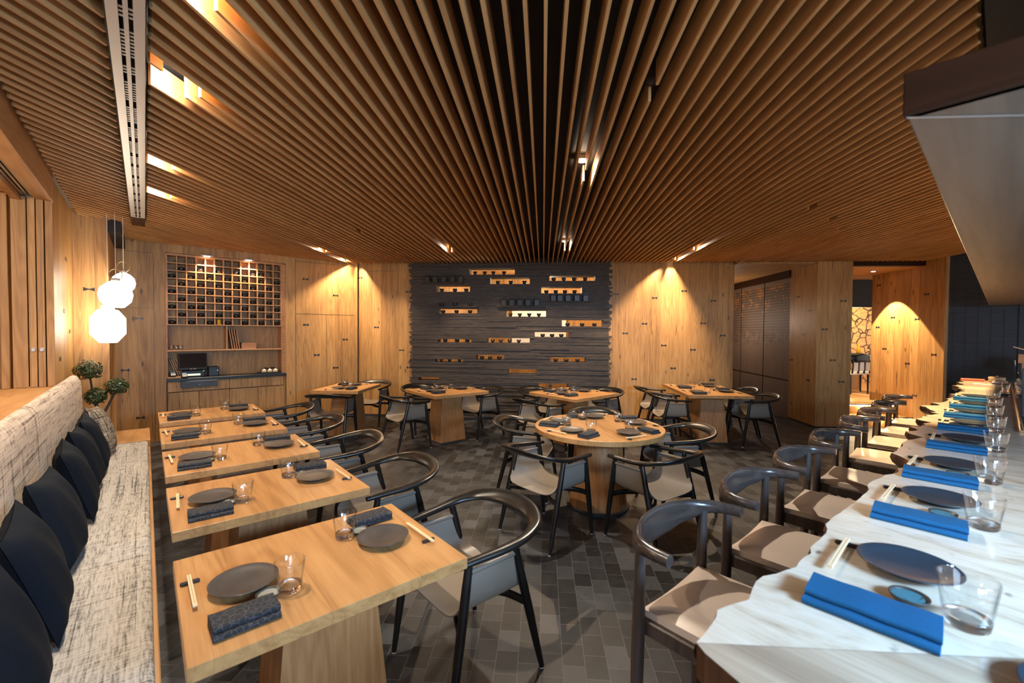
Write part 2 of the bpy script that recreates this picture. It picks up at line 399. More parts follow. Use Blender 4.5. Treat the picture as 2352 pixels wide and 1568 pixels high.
def mk_hexwall():
    t=NT('carved_amber_wall'); v,x,y,z=t.obj()
    vo=t.n('ShaderNodeTexVoronoi',feature='DISTANCE_TO_EDGE'); vo.inputs['Scale'].default_value=4.2; t.l(t.comb(x,z,t.math('MULTIPLY',t.noise(v,3,2),.5)),vo.inputs['Vector'])
    m=t.ramp(vo.outputs['Distance'],[(.03,(1,1,1)),(.07,(0,0,0))])
    v2=t.n('ShaderNodeTexVoronoi',feature='F1'); v2.inputs['Scale'].default_value=14; t.l(t.comb(x,z,0.0),v2.inputs['Vector'])
    k=t.ramp(v2.outputs['Distance'],[(.12,(1,1,1)),(.22,(0,0,0))])
    n=t.noise(t.comb(t.math('MULTIPLY',x,3),0.0,t.math('MULTIPLY',z,40)),1,3)
    col=t.ramp(n,[(.3,(.48,.22,.07)),(.7,(.75,.42,.16))])
    col=t.mix(k,col,(.12,.05,.02)); col=t.mix(m,col,(.05,.025,.015))
    return t.set(Base_Color=col,Roughness=.4)
MT['hexwall']=mk_hexwall()
def mk_leaf():
    t=NT('glossy_leaf'); return t.set(Base_Color=t.ramp(t.rnd(),[(0,(.02,.04,.014)),(1,(.03,.05,.018))]),Roughness=.35)
MT['leaf']=mk_leaf()
MT['leaf2']=plain('olive_leaf',(.07,.09,.025),.35)
MT['bark_tree']=plain('grey_bark',(.06,.045,.035),.8)
# ================================================================== SETTING
HC=2.87
# floor: one slab, local axes of the slat frame
struct(MB().box(-9,-4.5,-.06,9.5,12.5,0),'floor',MT['floor'],A_SLAT)
# ---- ceiling: dark soffit with timber battens hung under it
ceil=struct(MB().box(-9,-3,HC+.15,9.5,13,HC+.22),'ceiling',MT['black'],A_SLAT)
LIT=[(-1.28,1.50),(-1.873,2.094),(-2.837,3.067),(-3.503,3.751),(-3.463,6.523),(-3.49,7.424),(-1.472,6.59),(0.312,6.546),(0.297,3.483),(2.263,6.546),(2.262,7.457)]
UNLIT=[(0.545,2.316),(-2.336,5.305),(-5.224,5.52),(2.659,4.472),(3.117,4.936),(3.543,5.39),(5.573,7.38)]
def st2(frame,t,s):            # slat-frame point expressed in another frame
    X,Y=W(A_SLAT,t,s); c,q=cs(frame); return (c*X+q*Y,-q*X+c*Y)
PITCH=.0797
def clip(t):
    lo,hi=-2.2,7.86
    s=lo; ok=[]
    step=.01; run=None
    while s<=hi+.3:
        v,u=st2(A_BENCH,t,s); vcx,ucy=st2(A_CTR,t,s)
        inside = v>-.553 and u<8.08 and s<7.86 and ucy>.085 and t<6.42
        if inside and -.113<v<.023 and u<6.74: inside=False
        if inside:
            for lt,ls in LIT+UNLIT:
                hl=.11 if (lt,ls) in LIT else .07
                if abs(t-lt)<.041 and abs(s-ls)<hl: inside=False
        if inside and run is None: run=s
        if not inside and run is not None:
            ok.append((run,s-step)); run=None
        s+=step
    if run is not None: ok.append((run,s))
    return [r for r in ok if r[1]-r[0]>.05]
sl=MB()
for k in range(-105,82):
    t=k*PITCH
    for a,b in clip(t): sl.box(t-.0072,a,HC,t+.0072,b,HC+.125)
struct(sl,'slats',MT['slat'],0,ceil)
# grey shadow-gap board along the left wall and the run of black ceiling over the kitchen
struct(MB().box(-.66,-.5,HC+.06,-.50,6.7,HC+.09),'trim_1',MT['grey_soffit'],A_BENCH)
struct(MB().box(-3,-4,HC+.0,9.9,.07,HC+.03),'trim_2',MT['black'],A_CTR)

# ---- bow-tie inlay keys
def bowtie(parent,P,ax,n):
    """P: point on the wall plane, ax: 'x' or 'y' wall run direction, n: outward sign"""
    m=MB(); a,w,h=.046,.022,.011
    pts=[(-a,-w),(-a*.2,-h*.6),(a*.2,-h*.6),(a,-w),(a,w),(a*.2,h*.6),(-a*.2,h*.6),(-a,w)]
    if ax=='x': mx=Matrix(((1,0,0,P[0]),(0,0,n,P[1]),(0,1,0,P[2]),(0,0,0,1)))
    else: mx=Matrix(((0,0,n,P[0]),(1,0,0,P[1]),(0,1,0,P[2]),(0,0,0,1)))
    m.prism(pts,-.004,.0025,mx=mx); m.build('butterfly_key',MT['bowtie'],parent)

# ---- left side (bench frame): sill wall, opening with stacked shutters, lit end panels
wl=struct(MB().box(-.72,-.4,0,-.57,5.25,1.125),'wall_left',MT['panel'],A_BENCH)
MB().box(-.60,5.25,0,-.585,5.29,3.02).box(-.70,5.29,0,-.60,6.74,3.02).build('corner_panel',MT['wall'],wl)
for u,z in [(6.234,2.329),(6.049,1.803),(6.439,1.602),(5.741,1.352)]: bowtie(wl,(-.60,u,z),'y',1)
MB().cbox(-.95,-.4,1.125,-.5705,5.25,1.15,.003).build('sill_board',MT['trim'],wl)
we=struct(MB().box(-.70,6.70,0,-.31,6.74,3.02).box(-.33,6.74,0,-.31,8.12,3.02),'wall_niche',MT['wall'],A_BENCH)
bowtie(we,(-.468,6.70,2.069),'x',-1)
hd=struct(MB().cbox(-.67,-.4,2.68,-.57,5.25,2.92,.003),'trim_3',MT['trim'],A_BENCH)     # header beam
MB().box(-.75,-.4,2.75,-.67,5.25,2.77).build('track_recess',MT['black'],hd)
MB().box(-.692,-.4,2.70,-.676,5.25,2.712).box(-.718,-.4,2.70,-.702,5.25,2.712).box(-.745,-.4,2.70,-.729,5.25,2.712).build('sliding_track',MT['steel'],hd)
MB().box(-.80,-.4,2.66,-.75,5.25,2.92).build('inner_header',MT['trim'],hd)
struct(MB().box(-3.2,-.4,2.70,-.80,5.6,2.74),'trim_4',MT['trim'],A_BENCH)              # vestibule soffit
v_end=struct(MB().box(-3.2,5.33,0,-.80,5.39,2.72),'wall_vestibule',MT['panel'],A_BENCH)
struct(MB().box(-3.2,-.4,0,-3.14,5.36,2.72),'wall_vestibule_side',MT['panel'],A_BENCH)
# stacked leaves at the end of the opening
post=struct(MB().cbox(-.618,5.20,1.151,-.572,5.25,2.68,.002),'door_1',MT['panel'],A_BENCH)
for i,(a,b) in enumerate([(-.668,-.626),(-.716,-.674)]):
    dl=struct(MB().cbox(a,5.205,1.152,b,5.95,2.745,.002),'door_%d'%(i+2),MT['panel'],A_BENCH)
    c=(a+b)/2
    MB().tube([(c+.014*math.cos(q*PI/6),5.2,1.46+.014*math.sin(q*PI/6)) for q in range(12)],.003,6,closed=True).lathe([(0,0),(.010,.001),(.011,.003)],12,mx=Matrix.Translation((c,5.204,1.46))@Matrix.Rotation(PI/2,4,'X')).build('flush_pull',MT['alu'],dl)
struct(MB().cbox(-.808,5.215,1.152,-.724,5.95,2.695,.002),'door_4',MT['panel'],A_BENCH)
struct(MB().cbox(-.865,5.19,1.152,-.822,5.26,2.695,.002),'trim_5',MT['panel'],A_BENCH)

# ---- end wall with the shelf alcove (u = 8.1)
U=8.10
wend=struct(MB().box(-.31,U,0,.235,U+.1,3.02).box(1.83,U,0,3.05,U+.1,3.02).box(.235,U,2.755,1.83,U+.1,3.02).box(.222,U+.1,0,.235,8.45,3.02).box(1.83,U+.1,0,1.843,8.45,3.02).box(.222,8.45,0,1.843,8.47,3.02),'wall_end',MT['wall'],A_BENCH)
for v,z in [(-0.061,1.782),(-0.214,1.055),(-0.059,0.37),(2.142,2.52),(2.651,2.265),(2.148,1.726),(2.824,1.464),(2.324,1.193),(2.65,.952),(2.114,.361)]: bowtie(wend,(v,U,z),'x',-1)
g=MB()
for a,b,c,d in [(-.30,2.72,.10,2.724),(-.30,1.93,.10,1.934),(.10,.02,.104,2.72),(1.979,.02,1.984,2.86),(1.98,1.913,3.0,1.918),(1.98,2.815,3.0,2.82),(2.49,.02,2.494,1.915)]: g.box(a,U-.002,b,c,U+.004,d)
g.build('panel_joint',MT['bowtie'],wend)
struct(MB().box(-.31,6.76,2.74,-.20,8.1,2.90),'shade_box',MT['black'],A_BENCH)  # black box standing in for the shaded gap above the panel return

# ---- back wall (slat frame): wood, dark stacked planks with slots, wood
S=8.0
wbl=struct(MB().box(-3.60,S,0,-2.40,S+.1,3.02),'wall_back_left',MT['wall'],A_SLAT)
for t,z in [(-3.461,2.628),(-2.53,2.365),(-3.143,1.694),(-2.657,1.266),(-2.52,.941)]: bowtie(wbl,(t,S,z),'x',-1)
MB().box(-3.55,S-.002,2.755,-2.75,S+.004,2.76).box(-2.752,S-.002,2.755,-2.748,S+.004,2.9).build('panel_joint',MT['bowtie'],wbl)
wbr=struct(MB().box(1.15,S,0,3.39,S+.12,3.02),'wall_back_right',MT['wall'],A_SLAT)
for t,z in [(1.317,2.324),(2.006,2.257),(2.522,2.381),(3.037,2.208),(1.833,1.791),(2.865,1.804),(1.49,1.615),(3.208,1.587),(2.178,1.4),(2.693,1.328),(2.351,.991),(1.659,.784),(3.035,.788)]: bowtie(wbr,(t,S,z),'x',-1)
struct(MB().box(3.33,S+.12,0,3.39,12.2,3.02),'wall_corridor',MT['wall'],A_SLAT)
struct(MB().box(1.15,S-.008,0,3.40,S,.07).box(-3.60,S-.008,0,-2.40,S,.05),'baseboard_back',MT['concrete'],A_SLAT)
NICHES=[(-1.366,-.527,2.693,2.803,[-1.266,-1.086,-.926,-.727]),(-.977,-.25,2.502,2.608,[-.838,-.599,-.348]),(.107,.933,2.565,2.647,[.188,.369,.556,.754]),(-1.985,-1.355,2.378,2.481,[-1.891,-1.644,-1.432]),(-.039,.696,2.334,2.441,[.055,.227,.392,.566]),(-1.957,-1.217,1.958,2.06,[-1.866,-1.611,-1.358]),(-.685,.053,1.915,2.017,[-.603,-.431,-.256,-.079]),(.342,1.087,1.746,1.853,[.448,.712,.934]),(-.154,.476,1.54,1.619,[-.005,.167,.335]),(-1.955,-1.322,1.419,1.48,[-1.823,-1.599,-1.407]),(-1.028,-.244,1.439,1.518,[-.929,-.78,-.616,-.446]),(-1.227,-.712,1.123,1.187,[-1.129,-.978,-.805]),(-2.006,-1.482,1.046,1.119,[-1.901,-1.74,-1.555]),(.14,.78,1.082,1.178,[.236,.43,.635]),(-.639,-.111,.869,.933,[]),(-2.327,-1.936,.719,.765,[]),(-.069,.115,.566,.675,[]),(.169,.459,.571,.679,[])]
RH=.0285
rnd=random.Random(3)
NR=[]
for a,b,c,d,e in NICHES:
    k0=round(c/RH); k1=max(k0+2,round(d/RH)); NR.append((a,b,k0,k1))
dw=MB()
SB=7.96
for k in range(int(3.02/RH)):
    z0=k*RH; z1=z0+RH*rnd.uniform(.74,.92)
    L=-2.46+rnd.uniform(-.05,.03); R=1.20+rnd.uniform(-.03,.05)
    cuts=sorted((a,b) for a,b,k0,k1 in NR if k0<=k<k1)
    segs=[]; x=L
    for a,b in cuts: segs.append((x,a)); x=b
    segs.append((x,R))
    off=rnd.uniform(0,.028)
    for a,b in segs:
        x=a; dw.box(a,SB+.012,z0,b,SB+.24,z0+RH)
        while x<b-.001:
            e=min(b,x+rnd.uniform(.3,1.6))
            if b-e<.15: e=b
            o=min(.034,max(0,off+rnd.uniform(-.012,.012))) if rnd.random()<.75 else rnd.uniform(0,.034)
            if k<14: o=min(.055,o*1.5)
            dw.box(x,SB-o,z0,e,SB+.012,z1); x=e
wdk=struct(dw,'wall_back',MT['slate'],A_SLAT)
# the room glimpsed through the slots
struct(MB().box(-4.2,10.6,0,3.33,10.7,3.02),'wall_beyond',MT['wall'],A_SLAT)
struct(MB().box(-.75,10.45,1.3,.55,10.6,2.35),'trim_7',MT['paper'],A_SLAT)
struct(MB().box(-4.2,8.3,2.955,3.33,10.7,2.98),'ceiling_beyond',MT['trim'],A_SLAT)
struct(MB().box(-4.2,8.1,0,-4.1,10.7,3.02),'wall_beyond_left',MT['wall'],A_SLAT)

# ---- corridor, honeycomb screen, column, right panel, louvre wall
struct(MB().box(3.39,7.87,2.845,4.71,12.2,2.88),'ceiling_corridor',MT['panel'],A_SLAT)
struct(MB().box(3.39,12.1,0,4.71,12.2,2.86),'wall_corridor_end',MT['panel'],A_SLAT)
col=struct(MB().box(4.71,7.83,.03,5.28,8.66,3.02),'wall_column',MT['wall'],A_SLAT)
MB().box(4.72,7.84,0,5.27,8.65,.03).build('plinth',MT['concrete'],col)
for s,z in [(8.394,2.312),(8.04,2.04),(8.219,1.618),(8.574,1.134),(8.048,.804)]: bowtie(col,(4.71,s,z),'y',-1)
for t,z in [(5.136,2.197),(4.841,1.71),(4.986,1.178),(5.132,.807)]: bowtie(col,(t,7.83,z),'x',-1)
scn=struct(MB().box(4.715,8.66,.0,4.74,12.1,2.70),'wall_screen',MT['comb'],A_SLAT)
f=MB().box(4.69,8.66,2.70,4.75,12.1,2.86).box(4.708,8.66,.722,4.72,12.1,.738)
for s in (9.638,10.703,11.7): f.box(4.708,s-.006,0,4.72,s+.006,2.70)
f.build('screen_frame',MT['darkwood'],scn)
rp=struct(MB().box(6.45,7.46,0,6.52,9.02,3.02).box(6.45,8.3,0,6.50,9.02,.5),'wall_right',MT['wall'],A_SLAT)
for s,z in [(8.857,2.573),(7.805,2.31),(8.498,1.941),(7.977,1.896),(8.857,1.765),(8.678,1.357),(7.636,1.3),(8.153,1.116),(7.983,.57)]: bowtie(rp,(6.45,s,z),'y',-1)
struct(MB().box(5.28,7.83,2.80,6.45,7.90,2.9),'trim_8',MT['darkwood'],A_SLAT)
struct(MB().box(5.28,7.90,2.785,6.45,9.06,2.80).box(5.2,9.14,2.785,9.5,9.72,2.80),'ceiling_next_room',MT['trim'],A_SLAT)
struct(MB().box(5.2,9.06,2.86,9.5,9.14,2.88),'trim_9',MT['black'],A_SLAT)
struct(MB().box(5.2,9.72,2.20,9.5,9.80,2.9),'wall_bulkhead',MT['black'],A_SLAT)
struct(MB().box(5.2,12.2,.34,10,12.3,2.6),'wall_next_room',MT['hexwall'],A_SLAT)
struct(MB().box(5.0,8.66,.33,9.8,12.3,.34),'floor_next_room',MT['trim'],A_SLAT)
stp=struct(MB().box(5.28,8.02,0,6.45,8.40,.165).box(5.28,8.40,0,6.45,8.66,.33),'trim_10',MT['trim'],A_SLAT)
MB().box(5.28,8.0,.165,6.45,8.03,.182).box(5.28,8.375,.33,6.45,8.40,.348).build('nosing',MT['concrete'],stp)
MB().box(5.3,8.008,.150,6.44,8.018,.160).box(5.3,8.385,.315,6.44,8.395,.325).build('led_strip',MT['led'],stp)
# louvre wall behind the far end of the counter (counter frame): slats + seams
lv=MB(); 
LX=9.89
lv.box(LX,-1.6,0,LX+.05,.64,3.02)
z=.3
while z<2.9:
    lv.box(LX-.012,-.155,z,LX,.605,z+.028); z+=.0345
wlv=struct(lv,'wall_louvre',MT['louver'],A_CTR)
m=MB()
for y in (-.155,-.02,.115,.25,.385,.52): m.box(LX-.0145,y-.002,0,LX-.011,y+.002,2.9)
m.build('louvre_seam',MT['black'],wlv)
struct(MB().box(LX-.03,-.26,0,LX,-.165,3.02),'trim_11',MT['louver'],A_CTR)

# ================================================================== FIXTURES
def light(kind,name,loc,power,color,**k):
    d=bpy.data.lights.new(name,kind); d.energy=power; d.color=color
    for a,v in k.items(): setattr(d,a,v)
    o=bpy.data.objects.new(name,d); COL.objects.link(o); o.location=loc
    return o
WARM=(1,.73,.47)
def aim(o,tgt):
    d=Vector(tgt)-o.location; o.rotation_euler=d.to_track_quat('-Z','Y').to_euler()
# slot downlights between the battens
wh=['cut by the top edge','nearest beside the air grille','second beside the air grille','farthest beside the air grille','before the left wood wall','touching the left wood wall','before the black wall, left','before the black wall, right','over the round table','before the right wood wall','touching the right wood wall']
SPOT=[]
for i,(t,s) in enumerate(LIT):
    X,Y=W(A_SLAT,t,s)
    e=empty('ceiling_downlight','lit slot downlight in the batten ceiling, '+wh[i],'ceiling light',(X,Y,HC+.09),A_SLAT,'slot downlights in the batten ceiling')
    MB().cbox(-.05,-.045,.028,.05,.045,.06,.003).build('housing',MT['alu'],e)
    MB().lathe([(.026,.0275),(.026,.018)],16).lathe([(0,.020),(.024,.020)],16).build('lens',MT['lamp'],e)
wu=['near the middle of the ceiling, in front','over the left rear tables','in the far left corner','over the right side, nearest of the row','over the right side, middle of the row','over the right side, farthest of the row','just before the lit opening on the right']
for i,(t,s) in enumerate(UNLIT):
    X,Y=W(A_SLAT,t,s)
    e=empty('ceiling_downlight','unlit dark downlight in the battens, '+wu[i],'ceiling light',(X,Y,HC+.05),A_SLAT,'unlit slot downlights')
    MB().cbox(-.028,-.04,.01,.028,.04,.09,.003).build('housing',MT['darkwood'],e)
    MB().lathe([(0,.006),(.018,.006),(.022,.011)],14).build('lens',MT['plastic'],e)
# linear air grille along the bench side of the ceiling
ag=empty('air_grille','long twin-slot aluminium air grille let into the batten ceiling','air grille',(*W(A_BENCH,-.045,3.2),HC-.03),A_BENCH)
x0,x1=-.058,.058
y0,y1=-3.6,3.05
m=MB().box(x0,y0,0,x0+.036,y1,.012).box(-.0075,y0,0,.0075,y1,.012).box(x1-.036,y0,0,x1,y1,.012).box(x0,y1-.02,0,x1,y1,.012)
m.build('grille_frame',MT['alu'],ag)
MB().box(x0-.006,y0,.012,x0,y1,.10).box(x1,y0,.012,x1+.004,y1,.10).box(x0,y0,.075,x1,y1,.08).build('duct_liner',MT['black'],ag)
fins=[]; y=y0
while y<y1-.05:
    n=rnd.choice((6,8,8,3)); 
    for q in range(n):
        yy=y+q*.030
        if yy<y1-.03:
            for xa,xb in ((x0+.036,-.0075),(.0075,x1-.036)): fins.append((xa,yy,xb))
    y+=n*.030+.08
vis=[q for q in fins if q[1]+3.2>2.05]; hid=[q for q in fins if q not in vis]
vp=None
for q in vis[:100]:
    if vp is None or True:
        k='vane%d'%(q[0]>0)
        if k not in globals(): globals()[k]=MB().box(q[0],0,.014,q[2],.013,.017).build('vane',MT['alu'],ag); o=globals()[k]
        else: o=globals()[k].copy(); COL.objects.link(o); o.parent=ag
        o.location=(0,q[1],0)
fin=MB()
for q in hid+vis[100:]: fin.box(q[0],q[1],.014,q[2],q[1]+.013,.017)
tag(fin.build('vane_run',MT['alu'],ag),kind='stuff')
MB().cbox(x0,y1,-.004,x1,y1+.46,.05,.002).build('end_block',MT['darkwood'],ag)

# three opal pendants
def pendant(label,v,u,z,prof,rc,ring):
    X,Y=W(A_BENCH,v,u)
    e=empty('pendant_lamp',label,'pendant lamp',(X,Y,z),0.3,'opal pendants in the left corner')
    MB().lathe(prof,10,smooth=False).build('glass_shade',MT['pendant'],e)
    top=prof[-1][1]
    MB().lathe([(rc*.9,top-.004),(rc,top+.004),(rc,top+.03),(rc*.8,top+.034)],16).build('collar',MT['alu'],e)
    if ring:
        MB().tube([(.06*math.cos(q*PI/12),0,top+.075+.06*math.sin(q*PI/12)) for q in range(24)],.004,6,closed=True).build('ring_handle',MT['brass'],e)
    MB().tube([(0,0,top+.03),(0,0,2.93-z)],.0035,6).build('cord',MT['white'],e)
    return e
pendant('largest faceted opal pendant lamp, lowest of the three in the left corner',-.305,6.44,1.68,[(.02,-.20),(.075,-.198),(.150,-.10),(.150,.07),(.09,.155),(.055,.165),(.055,.205)],.045,False)
pendant('squat faceted opal pendant lamp, middle one of the three, with ring handle',-.235,6.30,2.0,[(.02,-.14),(.07,-.138),(.13,-.075),(.146,.0),(.13,.07),(.07,.125),(.045,.14)],.04,True)
pendant('small round opal pendant lamp, highest of the three, with ring handle',-.18,6.62,2.155,[(.02,-.105),(.06,-.1),(.097,-.055),(.108,.0),(.097,.055),(.06,.095),(.035,.107)],.033,True)

# kitchen canopy over the counter (counter frame)
hp=empty('kitchen_canopy','tan metal canopy over the burl counter with dark brown fascia','canopy',(*W(A_CTR,5.0,-.9),2.05),A_CTR)
MB().cbox(-3.885,-1.2,0,4.1,1.03,.03,.003).build('underside_panel',MT['hood'],hp)
MB().add([(-3.885,1.03,-.001),(-3.875,1.03,-.001),(-1.775,-1.08,-.001),(-1.785,-1.08,-.001)],[(0,1,2,3)]).build('panel_joint',MT['alu'],hp)
MB().cbox(-3.895,-1.2,.0,-3.865,1.034,.078,.002).box(-3.865,1.015,.03,4.1,1.034,.074).build('fascia',MT['darkwood'],hp)
for vx in (-2.5,0,2.5): MB().tube([(vx,-.3,.03),(vx,-.3,.83)],.008,8).build('hanger_rod',MT['black'],hp)
# ================================================================== SHELF ALCOVE (bench frame)
def at(v,u,z): X,Y=W(A_BENCH,v,u); return (X,Y,z)
V0,V1=.245,1.82
su=empty('shelf_unit','oak wall shelf unit with a pigeonhole grid above open shelves','shelf unit',at(1.03,8.12,1.0),A_BENCH)
def L(m,name,mat,par,o): return m.build(name,mat,par)
def shelf_local(): return None
ox,oy,oz=1.03,8.12,1.0
def sb(m,a,b,c,d,e,f,ch=None,mat=0):
    if ch: return m.cbox(a-ox,b-oy,c-oz,d-ox,e-oy,f-oz,ch,mat)
    return m.box(a-ox,b-oy,c-oz,d-ox,e-oy,f-oz,mat)
sb(MB(),V0-.01,8.40,.86,V1+.01,8.42,2.755).build('back_panel',MT['panel'],su)
sb(MB(),V0-.009,8.125,.907,V0+.006,8.40,2.74).build('side_panel',MT['shelf'],su)
sb(MB(),V1-.055,8.125,.907,V1+.009,8.40,2.74).build('side_panel',MT['shelf'],su)
sb(MB(),V0,8.125,2.735,V1,8.40,2.75).build('top_panel',MT['shelf'],su)
sb(MB(),V0,8.125,1.300,V1-.055,8.40,1.322,.002).build('shelf_board',MT['shelf'],su)
sb(MB(),.979,8.13,1.322,.997,8.40,1.696,.002).build('divider',MT['shelf'],su)
GX0,GX1,GZ0,GZ1=.252,1.762,1.700,2.728
cw=(GX1-GX0)/13; chh=(GZ1-GZ0)/9
m=MB(); th=.0075
for i in range(14): sb(m,GX0+i*cw-th,8.13,GZ0-th,GX0+i*cw+th,8.33,GZ1+th)
for k in range(10): sb(m,GX0-th,8.128,GZ0+k*chh-th,GX1+th,8.328,GZ0+k*chh+th)
m.build('pigeonhole_grid',MT['shelf'],su)
sb(MB(),GX0,8.328,GZ0,GX1,8.338,GZ1).build('grid_back',MT['panel'],su)
for i,vx in enumerate((.73,1.28)):
    e=empty('ceiling_downlight','small square spotlight in the alcove top, '+('left one' if i==0 else 'right one'),'ceiling light',at(vx,8.115,2.757),A_BENCH,'alcove spotlights')
    MB().cbox(-.075,-.10,-.012,.075,-.012,.0,.002).build('housing',MT['steel'],e)
    MB().cbox(-.04,-.085,-.0145,.04,-.03,-.0122,.001).build('lens',MT['lamp'],e)
# bowls in the pigeonholes
BOWLS=[(1,c) for c in (1,3,5,7,9,10)]+[(2,c) for c in (0,2,4,6,8,10,12)]+[(3,c) for c in (1,3,5,7,9,11)]+[(4,c) for c in (0,2,4,6,8,10,12)]+[(5,c) for c in (1,3,5,7,9,11)]+[(6,c) for c in (0,2,3,6,8,10,12)]+[(7,c) for c in (1,3,5,7,9,11)]+[(8,c) for c in (0,2,4,6,8,10,12)]
ORD=['first','second','third','fourth','fifth','sixth','seventh','eighth','ninth','tenth','eleventh','twelfth','thirteenth']
bw=MB().lathe([(.026,0),(.040,.012),(.0435,.034),(.044,.040),(.0445,.043),(.038,.052),(.012,.057),(.009,.062),(0,.063)],20)
bo=None
for r,c in BOWLS:
    vx=GX0+(c+.5)*cw; zz=GZ1-(r+1)*chh+th+.0005
    lab='lidded black bowl in the pigeonhole grid, %s row down, %s column from the left'%(ORD[r],ORD[c])
    if bo is None:
        bo=bw.build('lidded_bowl',MT['cup'],None,at(vx,8.20,zz)); tag(bo,lab,'bowl','black bowls in the pigeonhole grid')
    else:
        q=bo.copy(); COL.objects.link(q); q.location=at(vx,8.20,zz); q['label']=lab
q=MB().lathe([(.022,0),(.034,.01),(.03,.032),(.022,.04),(.03,.055),(.024,.075),(.008,.085),(0,.086)],14).build('figurine',MT['yellow'],None,at(GX0+5.5*cw,8.17,GZ0+th+.0008)); tag(q,'small yellow glazed figurine in the bottom row of the pigeonhole grid','figurine')

# tumblers on the shelf
def tumbler_mesh(ro=.043,ri=.032,h=.092,base=.018):
    t=.0022
    k=(ro-ri)/h; rb=ri+k*base
    m=MB().lathe([(rb,base),(ro,h-.0012),(ro-t*.5,h),(ro-t,h-.0012),(rb-t,base+.002)],28,mat=0)
    m.lathe([(0,0),(ri-.003,0),(ri,.003),(rb,base),(rb-t,base+.002),(ri*.8,base-.003),(0,base-.005)],28,mat=1)
    return m
GM=tumbler_mesh()
glass0=None
def put_glass(loc,label,group,s=1.14):
    global glass0
    if glass0 is None:
        glass0=GM.build('tumbler',[MT['glass'],MT['glass_base']],None,loc); o=glass0
    else:
        o=glass0.copy(); COL.objects.link(o); o.location=loc
    o.scale=(s,s,s); tag(o,label,'glass',group); return o
for i,vx in enumerate((.300,.355,.41)):
    put_glass(at(vx,8.20+.02*(i%2),1.3225),'clear tumbler on the alcove shelf, %s from the left'%ORD[i],'tumblers on the alcove shelf',.82)
# leaning menu boards and a stack of boxes
def lean(vx,h,w,ang,z,label,u=8.2,grp='leaning menu boards'):
    o=MB().cbox(-.008,-w/2,0,.008,w/2,h,.0015).build('menu_board',MT['shelf'],None,at(vx,u,z)); o.rotation_euler=(0,-ang,A_BENCH); return tag(o,label,'menu board',grp)
for i in range(4):
    lean(1.162-i*.032,.32,.16,.14,1.3235,'brown leather menu board leaning on the upper alcove shelf, %s from the right'%ORD[i],8.24)
for i in range(4):
    lean(.442-i*.026,.29,.09,.32,.9092,'brown menu board leaning beside the till, %s from the right'%ORD[i],8.352)
for i in range(4):
    o=MB().cbox(-.105,-.07,0,.105,.07,.024,.002).build('wooden_box',MT['shelf'],None,at(1.292+.003*(i%2),8.24,1.3225+.0245*i),A_BENCH+.02*(i%2)); tag(o,'flat pale wooden box in the stack on the alcove shelf, %s from the bottom'%ORD[i],'box','stacked wooden boxes')
# base cabinet, worktop
bc=empty('base_cabinet','oak base cabinet under the black worktop in the alcove','cabinet',at(1.03,8.12,0),A_BENCH)
m=MB().box(-.785,.012,0,.79,.30,.858); m.build('body',MT['black'],bc)
def front(a,b,z0,z1,name):
    o=MB().cbox(a-1.03+.0025,-.012,z0,b-1.03-.0025,.012,z1,.0015).build(name,MT['wall'],bc); return o
front(.25,1.016,.703,.855,'drawer'); front(1.016,1.80,.703,.855,'drawer')
for a,b in ((.25,.62),(.62,1.016),(1.016,1.41),(1.41,1.80)): front(a,b,.03,.692,'door')
MB().box(-.785,-.012,0,-.78,.012,.858).build('end_stile',MT['panel'],bc); MB().box(.7725,-.012,0,.79,.012,.858).build('end_stile',MT['panel'],bc)
wt=MB().cbox(V0-.0085-1.03,-.055,0,V1+.007-1.03,.275,.045,.003).build('worktop',MT['plastic'],None,at(1.03,8.12,.8600),A_BENCH); tag(wt,'black polished worktop running across the alcove','worktop')
cd=empty('cash_drawer','dark grey metal cash drawer fixed under the left of the worktop','cash drawer',at(.625,8.06,.765),A_BENCH)
MB().cbox(-.225,-.01,0,.225,.044,.093,.003).build('casing',plain('dark_grey_steel',(.06,.06,.065),.4,.4),cd)
MB().box(-.19,-.0125,.045,-.04,-.009,.049).box(.04,-.0125,.055,.17,-.009,.059).build('slot',MT['black'],cd)
MB().lathe([(0,0),(.006,.002),(.007,.005)],12,mx=Matrix.Translation((0,-.0145,.03))@Matrix.Rotation(-PI/2,4,'X')).build('lock',MT['steel'],cd)
# till
mo=empty('till_monitor','black touchscreen till on the left of the black worktop','till',at(.555,8.215,.9055),A_BENCH+.05)
mm=Matrix.Translation((0,-.02,.16))@Matrix.Rotation(-.22,4,'X')
MB().cbox(-.18,-.012,-.055,.18,.02,.205,.006,mx=mm).build('housing',MT['plastic'],mo)
MB().box(-.165,-.0135,-.02,.165,-.0125,.19,mx=mm).build('screen',MT['screen'],mo)
MB().box(-.04,-.0137,-.042,-.012,-.0125,-.035,mx=mm).box(.0,-.0137,-.042,.035,-.0125,-.035,mx=mm).build('logo_mark',MT['white'],mo)
MB().cbox(-.13,-.03,0,.15,.07,.10,.008).build('base',MT['plastic'],mo)
MB().cbox(-.115,-.038,.022,.09,-.0305,.05,.003).build('light_strip',MT['backlit'],mo)
MB().cbox(.125,-.034,.085,.137,-.0305,.092,.001).build('status_light',MT['green_led'],mo)
pr=empty('receipt_printer','small black receipt printer to the right of the till','printer',at(.812,8.22,.9055),A_BENCH)
MB().cbox(-.068,-.08,0,.068,.10,.15,.01).build('housing',MT['plastic'],pr)
MB().box(-.055,-.0815,.11,.055,-.08,.118).build('paper_slot',MT['black'],pr)
MB().lathe([(0,0),(.008,.001)],10,mx=Matrix.Translation((.052,-.0815,.09))@Matrix.Rotation(PI/2,4,'X')).build('button',MT['steel'],pr)
